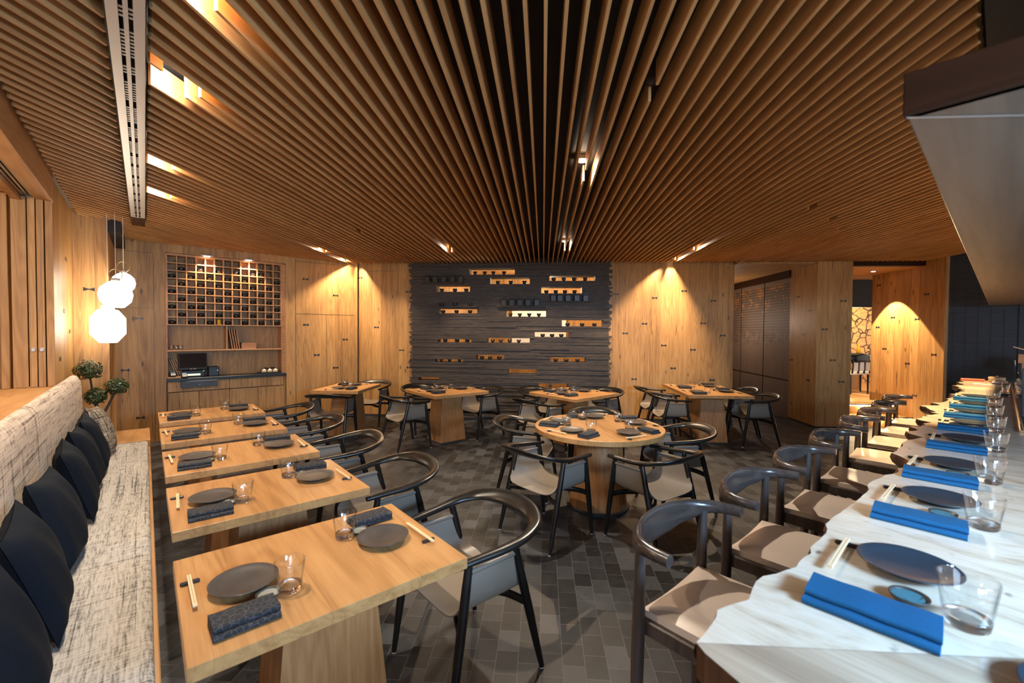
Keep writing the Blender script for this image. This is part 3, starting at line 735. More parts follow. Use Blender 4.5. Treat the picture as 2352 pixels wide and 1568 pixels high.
for i,(vx,u) in enumerate(((.312,8.12),(.445,8.088))):
    e=empty('card_terminal','grey card terminal on the worktop, '+('on the small wooden tray at far left' if i==0 else 'right beside the till'),'card terminal',at(vx,u,.9055+(.022 if i==0 else 0)),A_BENCH)
    mm=Matrix.Translation((0,0,.012))@Matrix.Rotation(.45,4,'X')
    MB().cbox(-.034,-.04,0,.034,.08,.03,.005,mx=mm).build('casing',MT['plastic'],e)
    MB().box(-.028,.03,.0305,.028,.072,.0315,mx=mm).build('display',plain('blue_display',(.2,.35,.6),.3),e)
    k=MB()
    for a in range(3):
        for b in range(3): k.cbox(-.026+a*.019,-.034+b*.019,.0302,-.012+a*.019,-.02+b*.019,.034,.001,mx=mm)
    k.build('keypad',MT['white'],e)
o=MB().cbox(-.075,-.05,0,.075,.05,.021,.003).build('wooden_tray',MT['trim'],None,at(.327,8.115,.9055),A_BENCH); tag(o,'small orange wooden tray under the left card terminal','tray')
ty=empty('serving_tray','black serving tray with jars at the right end of the worktop','tray',at(1.588,8.17,.9055),A_BENCH)
MB().cbox(-.17,-.075,0,.17,.075,.012,.003).build('tray_base',MT['plastic'],ty)
MB().box(-.17,-.075,.012,.17,-.07,.024).box(-.17,.07,.012,.17,.075,.024).box(-.17,-.07,.012,-.165,.07,.024).box(.165,-.07,.012,.17,.07,.024).build('rim',MT['plastic'],ty)
for i,vx in enumerate((1.505,1.59,1.672)):
    e=empty('condiment_jar','lidded beige jar on the black tray, %s from the left'%ORD[i],'jar',at(vx,8.145,.9180),A_BENCH,'jars on the black tray')
    MB().lathe([(.030,0),(.036,.008),(.037,.035),(.030,.048)],18).build('body',MT['jar'],e)
    MB().lathe([(.031,.048),(.030,.053),(.006,.060),(.007,.068),(0,.070)],18).build('lid',MT['white'],e)
for i,vx in enumerate((1.55,1.65)):
    o=MB().lathe([(.03,0),(.036,.03),(.036,.075),(.03,.08),(0,.08)],16).build('black_pot',MT['cup'],None,at(vx,8.2245,.9180)); tag(o,'black pot behind the beige jars, '+('left' if i==0 else 'right'),'pot')

# ================================================================== NICHE CUPS (slat frame)
def sat(t,s,z): X,Y=W(A_SLAT,t,s); return (X,Y,z)
NN=['topmost wall slot','second middle wall slot','top right wall slot','upper left wall slot','second right wall slot','mid left wall slot','pale mid wall slot','far right wall slot','pale wall slot right of centre','lower left wall slot','long lower middle wall slot','short low wall slot','bottom left wall slot','bottom right wall slot']
cone=MB().lathe([(.018,0),(.022,.004),(.044,.058),(.042,.058),(.018,.008),(0,.007)],18)
rnd_cup=MB().lathe([(.024,0),(.036,.012),(.041,.03),(.041,.055),(.038,.055),(.036,.02),(0,.009)],18)
sq_cup=MB().cbox(-.05,-.035,0,.05,.035,.115,.008).cbox(-.03,-.02,.1155,.03,.02,.135,.004)
c_cone=c_rnd=c_sq=None
def cup(mesh,proto,name,loc,label,grp,cat='cup'):
    if proto is None:
        o=mesh.build(name,MT['cup'],None,loc,A_SLAT); proto=o
    else:
        o=proto.copy(); COL.objects.link(o); o.location=loc
    tag(o,label,cat,grp); return proto
for i,(a,b,c,d,cu) in enumerate(NICHES):
    z0=NR[i][2]*RH+.0006
    for j,t in enumerate(sorted(cu)):
        lab='black tea cup in the %s, %s from the left'%(NN[i],ORD[j])
        loc=sat(t,SB+.035,z0)
        if i in (0,6,10,12): c_cone=cup(cone,c_cone,'tea_cup',loc,lab,'cups in the wall slots')
        else: c_rnd=cup(rnd_cup,c_rnd,'tea_cup',loc,lab,'cups in the wall slots')
LEDGES=[(-2.259,-1.469,2.523,[-2.138,-1.988,-1.827,-1.666,-1.511],'b'),(-2.091,-1.189,2.096,[-1.868,-1.618,-1.337],'c'),(-.867,.047,2.10,[-.718,-.57,-.424,-.278,-.116],'b'),(.084,.872,2.183,[.181,.301,.445,.604,.759],'b')]
LN=['upper left ledge','mid left ledge','middle ledge','right ledge']
for i,(a,b,z,cu,k) in enumerate(LEDGES):
    o=MB().cbox(a,SB-.125,z-.016,b,SB-.03,z,.003).build('wall_ledge',MT['slate'],None,(0,0,0),A_SLAT); tag(o,'thin dark wood ledge on the black plank wall, '+LN[i],'shelf','ledges on the black wall')
    for j,t in enumerate(cu):
        loc=sat(t,SB-.078,z+.0005)
        if k=='b': c_sq=cup(sq_cup,c_sq,'square_caddy',loc,'square black caddy on the %s of the plank wall, %s from left'%(LN[i],ORD[j]),'square caddies on ledges','caddy')
        else: c_rnd=cup(rnd_cup,c_rnd,'tea_cup',loc,'black tea cup on the %s of the plank wall, %s from left'%(LN[i],ORD[j]),'cups in the wall slots')

# ================================================================== BANQUETTE
bq=empty('banquette','long bench seat in beige tweed along the left wall','bench',at(-.27,2.9,0),A_BENCH)
bx,by=-.27,2.9
def rounded_prism(x0,z0,x1,z1,r,n=5,corners=(1,1,1,1)):
    P=[]
    for (cx,cz,a0,k) in ((x1-r,z0+r,-PI/2,0),(x1-r,z1-r,0,1),(x0+r,z1-r,PI/2,2),(x0+r,z0+r,PI,3)):
        if corners[k]:
            for i in range(n+1): a=a0+PI/2*i/n; P.append((cx+r*math.cos(a),cz+r*math.sin(a)))
        else:
            P.append((x1 if k<2 else x0, z0 if k in (0,3) else z1))
    return P
def extr(P,y0,y1,seg=1,end_r=0.0,mat=0):
    """extrude a profile (x,z) along y, ends drawn in slightly"""
    m=MB(); cx=sum(p[0] for p in P)/len(P); cz=sum(p[1] for p in P)/len(P)
    ys=[y0,y0+end_r*.3,y0+end_r]+[y0+end_r+(y1-y0-2*end_r)*i/seg for i in range(1,seg)]+[y1-end_r,y1-end_r*.3,y1] if end_r else [y0,y1]
    rings=[]
    for i,y in enumerate(ys):
        k=end_r if i in (0,len(ys)-1) else (end_r*.3 if i in (1,len(ys)-2) else 0)
        k=k if end_r else 0
        def sh(p):
            dx,dz=p[0]-cx,p[1]-cz; l=math.hypot(dx,dz) or 1
            return (p[0]-dx/l*k,y,p[1]-dz/l*k)
        rings.append([sh(p) for p in P]+[sh(P[0])])
    m.grid(rings,mat,True); m.add([p for p in rings[0][:-1]],[tuple(range(len(P)))],mat); m.add([p for p in rings[-1][:-1]],[tuple(range(len(P)))[::-1]],mat)
    return m
P=rounded_prism(-.225,.305,.285,.457,.025)
extr(P,-3.2,3.05,12,.02).build('seat_cushion',MT['tweed_seat'],bq)
Pb=[(-.293,.42),(-.195,.42),(-.185,.50),(-.205,1.06),(-.212,1.13),(-.235,1.172),(-.262,1.185),(-.285,1.175),(-.294,1.14),(-.295,.7)]
extr(Pb,-3.2,3.03,12,.03).build('back_cushion',MT['tweed_back'],bq)
MB().cbox(-.297,-3.2,.06,.302,3.06,.39,.004).build('base',MT['trim'],bq)
MB().box(-.29,-3.2,0,.27,3.04,.06).build('plinth',MT['black'],bq)
le=MB().cbox(-.598,5.962,0,.033,6.69,.462,.004).build('end_ledge',MT['trim'],None,(0,0,0),A_BENCH); tag(le,'low oak ledge at the far end of the tweed bench','ledge')
# pillows
def pillow_mesh(s=.46,t=.15,n=14):
    m=MB(); G1=[];G2=[]
    for i in range(n+1):
        r1=[];r2=[]
        for j in range(n+1):
            a=i/n*2-1; b=j/n*2-1
            e=max(0,(1-a*a)*(1-b*b))**.42
            pin=1-.10*(1-max(abs(a),abs(b))**4)*0 - .075*((a*a)*(1-b*b)+(b*b)*(1-a*a))
            x=a*s/2*(1-.085*(1-b*b)*abs(a)**3); y=b*s/2*(1-.085*(1-a*a)*abs(b)**3)
            w=.006*math.sin(7*a+3*b)*e
            r1.append((x,-t/2*e-.001+w,y)); r2.append((x,t/2*e+.001+w,y))
        G1.append(r1);G2.append(r2)
    m.grid(G1); m.grid(G2,flip=True); return m
PM=pillow_mesh()
po=None
for i,u in enumerate((1.88,2.46,3.08,3.80,4.39,4.93)):
    loc=at(-.338+.004*(i%2),u,.698)
    lab='navy blue pillow leaning on the tweed bench back, '+['nearest one','second nearest','third nearest','fourth nearest','fifth nearest','farthest navy one'][i]
    if po is None: po=PM.build('pillow',MT['navy'],None,loc); o=po
    else: o=po.copy(); COL.objects.link(o); o.location=loc
    o.rotation_euler=(math.radians(-17),math.radians((2,-3,3,-2,4,-1)[i]),A_BENCH+PI/2+math.radians((-4,4,-3,5,0,3)[i])); tag(o,lab,'pillow','navy pillows on the bench')
o=PM.build('pillow',MT['tweed_pillow'],None,at(-.318,5.50,.70)); o.rotation_euler=(math.radians(-18),math.radians(6),A_BENCH+PI/2-.1); tag(o,'black and beige tweed pillow at the far end of the bench','pillow')
# bonsai on the ledge
bt=empty('cloud_pruned_tree','small cloud pruned tree with three leaf clumps behind the bench','tree',at(-.372,6.30,.463),A_BENCH)
MB().lathe([(.07,0),(.10,.01),(.115,.09),(.118,.10),(.108,.10),(.10,.07),(0,.07)],24).build('pot',MT['cup'],bt)
MB().tube([(0,0,.06),(.02,0,.16),(.0,.0,.26),(-.03,.0,.36),(-.05,-.02,.50),(-.075,-.03,.72)],[.02,.018,.016,.013,.011,.007],8).tube([(.01,0,.22),(.06,-.01,.34),(.10,-.03,.44),(.14,-.04,.54)],[.014,.013,.011,.008],8).tube([(-.01,0,.30),(-.02,-.03,.38),(-.02,-.05,.46)],[.011,.009,.006],8).build('trunk',MT['bark_tree'],bt)
lr=random.Random(5)
for (cx,cy,cz,r) in ((-.077,-.04,.745,.108),(.142,-.05,.562,.096),(-.022,-.06,.470,.090)):
    m=MB()
    for q in range(800):
        d=Vector((lr.gauss(0,1),lr.gauss(0,1),lr.gauss(0,1))).normalized(); rr=r*(lr.random()**.28)*(1+.13*math.sin(5*d.x+3*d.z)*math.cos(4*d.y))
        p=Vector((cx,cy,cz))+Vector((d.x*rr*1.05,d.y*rr*1.05,d.z*rr*.95))
        nrm=(d+Vector((lr.uniform(-.7,.7),lr.uniform(-.7,.7),lr.uniform(-.2,.9)))).normalized()
        a=nrm.orthogonal().normalized(); a.rotate(Matrix.Rotation(lr.uniform(0,6.28),3,nrm)); b=nrm.cross(a)
        l=.0145*lr.uniform(.7,1.2); w=l*.55
        m.add([p-a*l,p-b*w+nrm*.002,p+a*l,p+b*w+nrm*.002],[(0,1,2,3)],0 if lr.random()<.6 else 1)
    m.build('foliage_clump',[MT['leaf'],MT['leaf2']],bt)
# ================================================================== TABLES
TT=.045
def frustum(m,b,t,z0,z1,mat=0):
    vs=[(-b[0],-b[1],z0),(b[0],-b[1],z0),(b[0],b[1],z0),(-b[0],b[1],z0),(-t[0],-t[1],z1),(t[0],-t[1],z1),(t[0],t[1],z1),(-t[0],t[1],z1)]
    return m.add(vs,[(0,3,2,1),(4,5,6,7),(0,1,5,4),(1,2,6,5),(2,3,7,6),(3,0,4,7)],mat)
def table(label,loc,rz,lx,ly,bb,tt,group):
    e=empty('dining_table',label,'table',loc,rz,group)
    MB().cbox(-lx/2,-ly/2,.75-TT,lx/2,ly/2,.75,.0022).build('tabletop',MT['table'],e)
    frustum(MB(),bb,tt,.022,.75-TT).build('pedestal',MT['table_side'],e)
    MB().box(-bb[0]-.012,-bb[1]-.012,0,bb[0]+.012,bb[1]+.012,.022).build('base_plate',MT['concrete'],e)
    return e
TU=[1.388,2.370,3.303,4.263,5.233]; TV=[.073,.081,.085,.089,.095]
TL,TW=.883,.689
RANK=['nearest','second nearest','third nearest','fourth nearest','farthest']
for i in range(5):
    lab='oak two-seat table beside the tweed bench, %s of the row of five'%RANK[i]
    loc=at(TV[i]+TL/2,TU[i]+TW/2,0)
    if i==0: T0=table(lab,loc,A_BENCH,TL,TW,(.215,.165),(.155,.125),'row of five tables by the bench')
    else: dup(T0,loc,A_BENCH,lab)
TA=table('small oak table before the left knotty wood wall',sat(-3.04,6.56,0),A_SLAT,.72,.90,(.22,.21),(.165,.16),'rear tables')
TB=table('square oak table set diagonally before the black plank wall, left one',at(3.442,5.568,0),A_BENCH,.90,.90,(.215,.19),(.165,.145),'rear tables')
TC=dup(TB,at(4.745,4.225,0),A_BENCH,'square oak table set diagonally before the black plank wall, right one')
TD=table('long oak table before the right knotty wood wall',sat(2.52,6.95,0),A_SLAT,.90,1.33,(.205,.40),(.158,.33),'rear tables')
RC=(.825,4.08)
e=empty('round_table','round oak table on a conical pedestal in the middle of the room','table',(*RC,0),.2)
MB().lathe([(0,.703),(.596,.703),(.600,.707),(.600,.746),(.596,.75),(0,.75)],72,smooth=False).build('tabletop',MT['table'],e)
MB().lathe([(.27,.022),(.212,.703)],48).build('pedestal',MT['table_side'],e)
MB().lathe([(0,0),(.290,0),(.292,.018),(.288,.022),(0,.022)],48,smooth=False).build('base_plate',MT['concrete'],e)

# ================================================================== ARMCHAIRS  (local +y = front)
def smooth_path(P,n=6):
    V=[Vector(p) for p in P]; out=[]
    for i in range(len(V)-1):
        p0=V[max(i-1,0)];p1=V[i];p2=V[i+1];p3=V[min(i+2,len(V)-1)]
        for k in range(n):
            t=k/n
            out.append(.5*((2*p1)+(p2-p0)*t+(2*p0-5*p1+4*p2-p3)*t*t+(3*p1-p0-3*p2+p3)*t**3))
    out.append(V[-1]); return out
def smooth_vals(L,n=6):
    out=[]
    for i in range(len(L)-1):
        for k in range(n):
            t=k/n; t=t*t*(3-2*t)
            out.append(tuple(a+(b-a)*t for a,b in zip(L[i],L[i+1])))
    out.append(L[-1]); return out
def armchair(label,loc,rz,group):
    e=empty('armchair',label,'chair',loc,rz,group)
    R=[(.262,.235,.648),(.272,.12,.655),(.287,-.02,.664),(.286,-.14,.680),(.235,-.245,.700),(.125,-.303,.714),(0,-.318,.718)]
    S=[(.017,.014),(.022,.0165),(.025,.018),(.030,.018),(.037,.0165),(.043,.0155),(.045,.015)]
    Tt=[0,0,0,.18,.5,.75,.8]
    P=R+[(-x,y,z) for x,y,z in R[::-1][1:]]
    SS=S+S[::-1][1:]; TTt=Tt+Tt[::-1][1:]
    pts=smooth_path(P,5); rad=smooth_vals(SS,5); tl=[q[0] for q in smooth_vals([(a,) for a in TTt],5)]
    MB().tube(pts,rad,14,tilt=[-a for a in tl]).build('arm_rail',MT['blackwood'],e)
    for sx in (-1,1):
        for (fx,fy,tx,ty,tz) in ((.28,-.255,.262,-.085,.668),(.268,.255,.264,.165,.650)):
            a=Vector((sx*fx,fy,.008)); b=Vector((sx*tx,ty,tz))
            pts=[a.lerp(b,k/6) for k in range(7)]
            lg=MB().tube(pts,[.013,.0165,.0195,.0212,.0212,.020,.0175],12).build('leg',MT['blackwood'],e)
            MB().lathe([(.0105,0),(.0118,.004),(.0118,.011),(0,.011)],12,c=(sx*fx,fy,0)).build('glide',MT['glide'],lg)
    # leather sling: profile across x, depth varies
    prof=[]
    for sx in (-1,1):
        pass
    top,bot=.612,.402
    half=[(.262,top,0),(.258,.56,.15),(.253,.51,.35),(.246,.468,.6),(.228,.432,.85),(.19,.413,1),(.13,.404,1),(.06,.4015,1),(0,.401,1)]
    line=[(-x,z,k) for x,z,k in half]+[(x,z,k) for x,z,k in half[::-1][1:]]
    pl=smooth_path([(x,0,z) for x,z,k in line],3); kk=[q[0] for q in smooth_vals([(k,) for x,z,k in line],3)]
    def sheet(off):
        G=[]
        for p,k in zip(pl,kk):
            y0=-.080-.125*k; y1=.150+.075*k; row=[]
            for j in range(9):
                t=j/8
                dip=-.010*k*math.sin(PI*t)*(1-abs(p.x)/.3)
                nx=0 if abs(p.x)<.2 else (1 if p.x>0 else -1)
                row.append((p.x-nx*off*.0,y0+(y1-y0)*t,p.z+dip-off*(1 if abs(p.x)<.2 else 0)) if nx==0 else (p.x+nx*off,y0+(y1-y0)*t,p.z+dip-off*.6*k))
            G.append(row)
        return G
    A=sheet(0); B=sheet(.005)
    m=MB(); m.grid(A); m.grid(B,flip=True)
    m.grid([[r[0] for r in A],[r[0] for r in B]],flip=True); m.grid([[r[-1] for r in A],[r[-1] for r in B]])
    m.build('sling_seat',MT['leather'],e)
    for sx in (-1,1):
        MB().tube([(sx*.2625,-.086,.612),(sx*.2645,.156,.610)],.0125,12).build('sling_bar',MT['leather_dark'],e)
    for sy,nm in ((-1,'rear_stretcher'),(1,'front_stretcher')):
        ye=-.170 if sy<0 else .205; ym=-.065 if sy<0 else .085
        C=smooth_path([(-.268,ye,.350),(-.16,ye+(ym-ye)*.35,.358),(-.06,ym,.366),(.06,ym,.366),(.16,ye+(ym-ye)*.35,.358),(.268,ye,.350)],4)
        MB().tube(C,[(.011,.021)]*len(C),10).build(nm,MT['blackwood'],e)
    MB().cbox(-.055,-.06,.349,-.028,.08,.385,.004).cbox(.028,-.06,.349,.055,.08,.385,.004).build('spine',MT['blackwood'],e)
    return e
FACE=lambda deg: math.radians(deg)-PI/2
BD=130.28; VD=40.28
CH=[]
for i,(v,du) in enumerate([(1.205,.03),(1.20,.02),(1.225,.02),(1.225,.02),(1.205,.02)]):
    x,y,_=at(v,TU[i]+TW/2+du,0); CH.append((x,y,VD+180+(0,3,-2,1,-1)[i],'black armchair with taupe sling at the %s bench table'%RANK[i],'armchairs along the bench tables'))
def A_(v,u): return at(v,u,0)[:2]
def S_(t,s): return sat(t,s,0)[:2]
CH+=[(*S_(-3.07,6.10),88,'black armchair with its back to us at the small left table','rear armchairs'),
(*S_(-2.98,7.30),-97,'black armchair on the far side of the small left table','rear armchairs'),
(*A_(2.79,5.60),VD,'black armchair on the left of the diagonal table at left of the black wall','rear armchairs'),
(*A_(3.45,6.30),BD+180,'black armchair behind the diagonal table at left of the black wall','rear armchairs'),
(*A_(4.02,5.50),VD+180,'black armchair on the right of the diagonal table at left of the black wall','rear armchairs'),
(*A_(4.10,4.25),VD,'black armchair at front left of the diagonal table behind the round table','rear armchairs'),
(*A_(4.76,4.90),BD+180,'black armchair behind the diagonal table that stands behind the round table','rear armchairs'),
(*A_(5.40,4.24),VD+180,'black armchair on the right of the diagonal table behind the round table','rear armchairs'),
(*S_(1.90,6.62),-4,'black armchair on the left of the long table, nearer one','rear armchairs'),
(*S_(1.86,7.27),-4,'black armchair on the left of the long table, farther one by the wall','rear armchairs'),
(*S_(3.12,6.65),176,'black armchair on the right of the long table, nearer one','rear armchairs'),
(*S_(3.13,7.32),176,'black armchair on the right of the long table, farther one','rear armchairs'),
(.287,3.50,42,'black armchair at the front left of the round table','round table armchairs'),
(1.13,3.40,125,'black armchair at the front right of the round table','round table armchairs'),
(.17,4.42,-16,'black armchair on the left side of the round table','round table armchairs'),
(1.56,4.11,187,'black armchair on the right side of the round table','round table armchairs'),
(.94,4.82,-95,'black armchair behind the round table','round table armchairs')]
ch0=None
for x,y,a,lab,grp in CH:
    if ch0 is None: ch0=armchair(lab,(x,y,0),FACE(a),grp)
    else: dup(ch0,(x,y,0),FACE(a),lab,grp)

# ================================================================== COUNTER
def cat_(vx,uy,z): X,Y=W(A_CTR,vx,uy); return (X,Y,z)
ZC=1.02
bar=empty('bar_counter','long pale burl wood bar counter with a live edge on the right','counter',cat_(4.9,.05,0),A_CTR)
cx_,cy_=4.9,.05
EDGE=[(.838,.389),(.917,.388),(.974,.405),(1.066,.377),(1.159,.389),(1.351,.345),(1.57,.346),(1.717,.367),(2.003,.34),(2.142,.335),(2.281,.344),(2.467,.328),(2.56,.29),(2.634,.300),(2.74,.25),(2.87,.30),(2.955,.361),(3.15,.352),(3.38,.358),(3.55,.31),(3.684,.36),(3.95,.365),(4.15,.30),(4.335,.391),(4.56,.37),(4.70,.31),(4.90,.39),(5.152,.43),(5.3,.34),(5.426,.378),(5.65,.33),(5.88,.336),(6.1,.29),(6.365,.317),(6.645,.298),(6.9,.25),(7.058,.283),(7.25,.33),(7.476,.356),(7.7,.28),(7.9,.36),(8.2,.33),(8.462,.363)]
er=random.Random(11)
fine=[]
for (a,b) in zip(EDGE[:-1],EDGE[1:]):
    far=a[0]>3.3; n=max(2,int((b[0]-a[0])/(.045 if far else .035)))
    for k in range(n):
        t=k/n; tt=t if far else t*t*(3-2*t)
        fine.append((a[0]+(b[0]-a[0])*t, a[1]+(b[1]-a[1])*tt+(er.choice((-.012,-.004,.004,.03,-.02)) if far else er.uniform(-.0055,.0055))))
fine.append(EDGE[-1]); fine[0]=EDGE[0]
def flare(x):
    return sum(h*math.exp(-((x-c)/w)**2) for c,w,h in ((2.57,.05,.06),(2.76,.06,.085),(3.56,.04,.03),(4.16,.03,.03),(5.3,.03,.03)))
topP=[(x-cx_,y-cy_) for x,y in fine]
back=[(8.6-cx_,.36-cy_),(8.62-cx_,-.11-cy_),(1.337-cx_,-.11-cy_)]
poly=topP+back
m=MB(); m.add([(x,y,ZC) for x,y in poly],[tuple(range(len(poly)))[::-1]],0)
edge_rows=[[(x,y,ZC) for x,y in topP],[(x,y+.006+flare(x+cx_)*.5,ZC-.022-.2*flare(x+cx_)) for x,y in topP],[(x,y+flare(x+cx_)*.9-.004,ZC-.045-.15*flare(x+cx_)) for x,y in topP],[(x,y-.03,ZC-.068) for x,y in topP]]
m.grid(edge_rows,1,True)
bt_=[(x,y-.03) for x,y in topP]+back
m.add([(x,y,ZC-.068) for x,y in bt_],[tuple(range(len(bt_)))],1)
bb_=[topP[-1]]+back
m.add([(x,y,ZC) for x,y in bb_]+[(x,y,ZC-.068) for x,y in bb_],[(i,i+1,i+1+len(bb_),i+len(bb_)) for i in range(len(bb_)-1)],1)
m.build('slab_top',[MT['burl'],MT['bark']],bar)
ret=[(.838,.388),(1.336,-.1105),(1.336,-1.4),(.81,-1.4),(.80,-.8),(.785,-.3),(.793,0),(.788,.15),(.799,.291),(.823,.364)]
ret=[(x-cx_,y-cy_) for x,y in ret]
m=MB().prism(ret,ZC-.068,ZC,0,side=1); m.build('slab_return',[MT['slab_end'],MT['bark']],bar)
MB().box(1.34-cx_,-.10-cy_,0,8.55-cx_,.04-cy_,ZC-.069).box(.98-cx_,-1.38-cy_,0,1.14-cx_,.05-cy_,ZC-.069).build('counter_base',MT['darkwood'],bar)
# channel, glass screen and post on the kitchen side
o=MB().cbox(4.2,-.105,ZC+.0005,8.45,-.090,ZC+.018,.002).build('brass_channel',MT['brass'],None,(0,0,0),A_CTR); tag(o,'slim brass channel along the kitchen edge of the burl counter','channel')
gs=empty('glass_screen','clear glass screen standing on the kitchen edge of the counter','glass screen',cat_(6.3,-.0975,ZC+.0005),A_CTR)
MB().box(-1.95,-.004,.0185,2.1,.004,.30).build('pane',MT['glass'],gs)
MB().cbox(-1.27,-.033,.0,-1.21,-.0095,.36,.003).build('post',MT['louver'],gs)
MB().tube([(2.0,-.020,0),(2.0,-.020,.30)],.007,8).build('rod',MT['steel'],gs)

# ================================================================== BAR CHAIRS (local +y = away from the counter)
def barchair(label,loc,rz,group):
    e=empty('bar_chair',label,'bar chair',loc,rz,group)
    R=[(.278,.075),(.272,.135),(.245,.20),(.17,.255),(.085,.28),(0,.287)]
    Hh=[(.0205,.0205),(.020,.0215),(.0195,.027),(.0175,.047),(.0165,.065),(.016,.071)]
    P=[(x,y,.93) for x,y in R]+[(-x,y,.93) for x,y in R[::-1][1:]]
    zz=[.932,.931,.926,.913,.902,.898]; zz=zz+zz[::-1][1:]
    P=[(p[0],p[1],z) for p,z in zip(P,zz)]
    HH=Hh+Hh[::-1][1:]
    tl=[0,0,.04,.08,.1,.1]; tl=tl+tl[::-1][1:]
    pts=smooth_path(P,5); MB().tube(pts,smooth_vals(HH,5),14,tilt=[q[0] for q in smooth_vals([(a,) for a in tl],5)]).build('back_rail',MT['stoolrail'],e)
    for sx in (-1,1):
        a=Vector((sx*.222,.225,0)); b=Vector((sx*.232,.205,.915))
        MB().tube([a.lerp(b,k/8) for k in range(9)],[.0145,.017,.019,.0205,.0215,.022,.021,.019,.016],12).build('leg',MT['stoolwood'],e)
        a=Vector((sx*.215,-.21,0)); b=Vector((sx*.205,-.19,.672))
        MB().tube([a.lerp(b,k/6) for k in range(7)],[.0145,.017,.019,.0205,.021,.021,.019],12).build('leg',MT['stoolwood'],e)
    fr=MB().cbox(-.225,-.205,.615,-.190,.215,.668,.005).cbox(.190,-.205,.615,.225,.215,.668,.005).cbox(-.19,-.21,.615,.19,-.178,.668,.005).cbox(-.19,.19,.615,.19,.222,.668,.005)
    fr.build('seat_frame',MT['stoolwood'],e)
    fo=MB().tube([(-.213,-.205,.26),(.213,-.205,.26)],.012,10)
    fo.build('foot_rail',MT['stoolwood'],e)
    MB().tube([(-.214,-.2,.34),(-.224,.22,.34)],.011,10).tube([(.214,-.2,.34),(.224,.22,.34)],.011,10).build('stretcher',MT['stoolwood'],e)
    n=10; G=[]; H2=[]
    for i in range(n+1):
        r=[];q=[]
        for j in range(n+1):
            a=i/n*2-1;b=j/n*2-1
            ed=max(abs(a),abs(b))**8
            z=.700+.012*(a*a)-.004*b*b-.018*ed
            x=a*(.212-.006*ed); y=b*(.207)
            r.append((x,y+.004,z)); q.append((x,y+.004,.662))
        G.append(r);H2.append(q)
    m=MB(); m.grid(G,flip=True)
    for A,B in (((G[0]),(H2[0])),(G[-1],H2[-1]),([r[0] for r in G],[r[0] for r in H2]),([r[-1] for r in G],[r[-1] for r in H2])): m.grid([A,B],smooth=False)
    m.build('seat_pad',MT['seatleather'],e)
    return e
SN=['nearest of the row','second from the front','third from the front','fourth from the front','fifth from the front','sixth from the front','seventh from the front','farthest of the row']
bs=None
for i,vx in enumerate((1.515,2.184,2.86,3.566,4.33,4.985,5.62,6.27)):
    loc=cat_(vx,.585-(.0,.015,.022,.02,.02,.03,.03,.02)[i],0); lab='dark wood bar chair with tan seat at the counter, '+SN[i]
    if bs is None: bs=barchair(lab,loc,A_CTR,'bar chairs along the burl counter')
    else: dup(bs,loc,A_CTR+(.0,.01,-.01,0,.02,0,-.02,.01)[i],lab)

# ================================================================== PLACE SETTINGS
PR=MB().lathe([(0,.006),(.048,.006),(.050,0),(.058,0),(.060,.009),(.088,.0155),(.1045,.0225),(.1055,.0245),(.103,.025),(.085,.019),(.055,.0155),(0,.0145)],40)
PR.v=[(x*1.0,y*1.0,z) for x,y,z in PR.v]
DR=MB().lathe([(0,.0),(.022,.0),(.034,.008),(.0375,.015),(.0368,.0165),(.0345,.0155),(.0315,.0115)],24,mat=0).lathe([(.0315,.0115),(.02,.0085),(0,.0085)],24,mat=1)
def napkin_mesh(l=.175,w=.085,h=.026,s=1):
    m=MB(); G=[]
    n=14; k=16
    # two soft rolls lying side by side
    for ri,(cx,rr,zz) in enumerate(((-.02*s,w*.30,h*.50),(w*.33,w*.235,h*.40))):
        G=[]
        for i in range(n+1):
            y=(i/n-.5)*l*(1 if ri==0 else .985); row=[]
            for j in range(k+1):
                th=2*PI*j/k
                wv=1+.05*math.sin(9*y/l+3*th)
                row.append((cx+rr*wv*math.cos(th),y,zz+zz*.98*math.sin(th)*(1+.06*math.sin(11*y/l+th))))
            G.append(row)
        m.grid(G,flip=True)
        for R_,fl in ((G[0],0),(G[-1],1)): m.add(R_[:-1],[tuple(range(k))[::-1] if fl else tuple(range(k))])
    return m
NP=None
def flat_napkin(l=.215,w=.095,hh=1.15):
    m=MB(); G=[]; k=20
    prof=[]
    for (a0,a1,z0,z1) in ((-.5,.36,.013,.027),(-.5,.5,.0,.0135)):
        P=rounded_prism(a0*w,z0*hh,a1*w,z1*hh,.0064*hh,4); prof.append(P)
    for P in prof:
        R=[]
        for i in range(9):
            y=(i/8-.5)*l; R.append([(x,y+.003*math.sin(x*60),z+.0009*math.sin(14*y/l+x*70)*(1 if z>.01 else .2)) for x,z in P+[P[0]]])
        m.grid(R); m.add(R[0][:-1],[tuple(range(len(P)))]); m.add(R[-1][:-1],[tuple(range(len(P)))[::-1]])
    return m
NB=flat_napkin(.225,.115); NP=flat_napkin(.175,.108,1.25)
CSM=MB()
for sx in (-1,1):
    CSM.cbox(-.112,sx*.0034-.0030,0,.112,sx*.0034+.0030,.0062,.001)
CSM.cbox(.098,-.0066,0,.114,.0066,.0064,.001)
CRM=MB().cbox(-.007,-.028,0,.007,.028,.011,.003)
PRO={}
def inst(key,mesh,name,mat,loc,rz,label,cat,grp):
    if key not in PRO:
        o=mesh.build(name,mat,None,loc,rz); PRO[key]=o
    else:
        o=PRO[key].copy(); COL.objects.link(o); o.location=loc; o.rotation_euler=(0,0,rz)
    tag(o,label,cat,grp); return o
sr=random.Random(21)
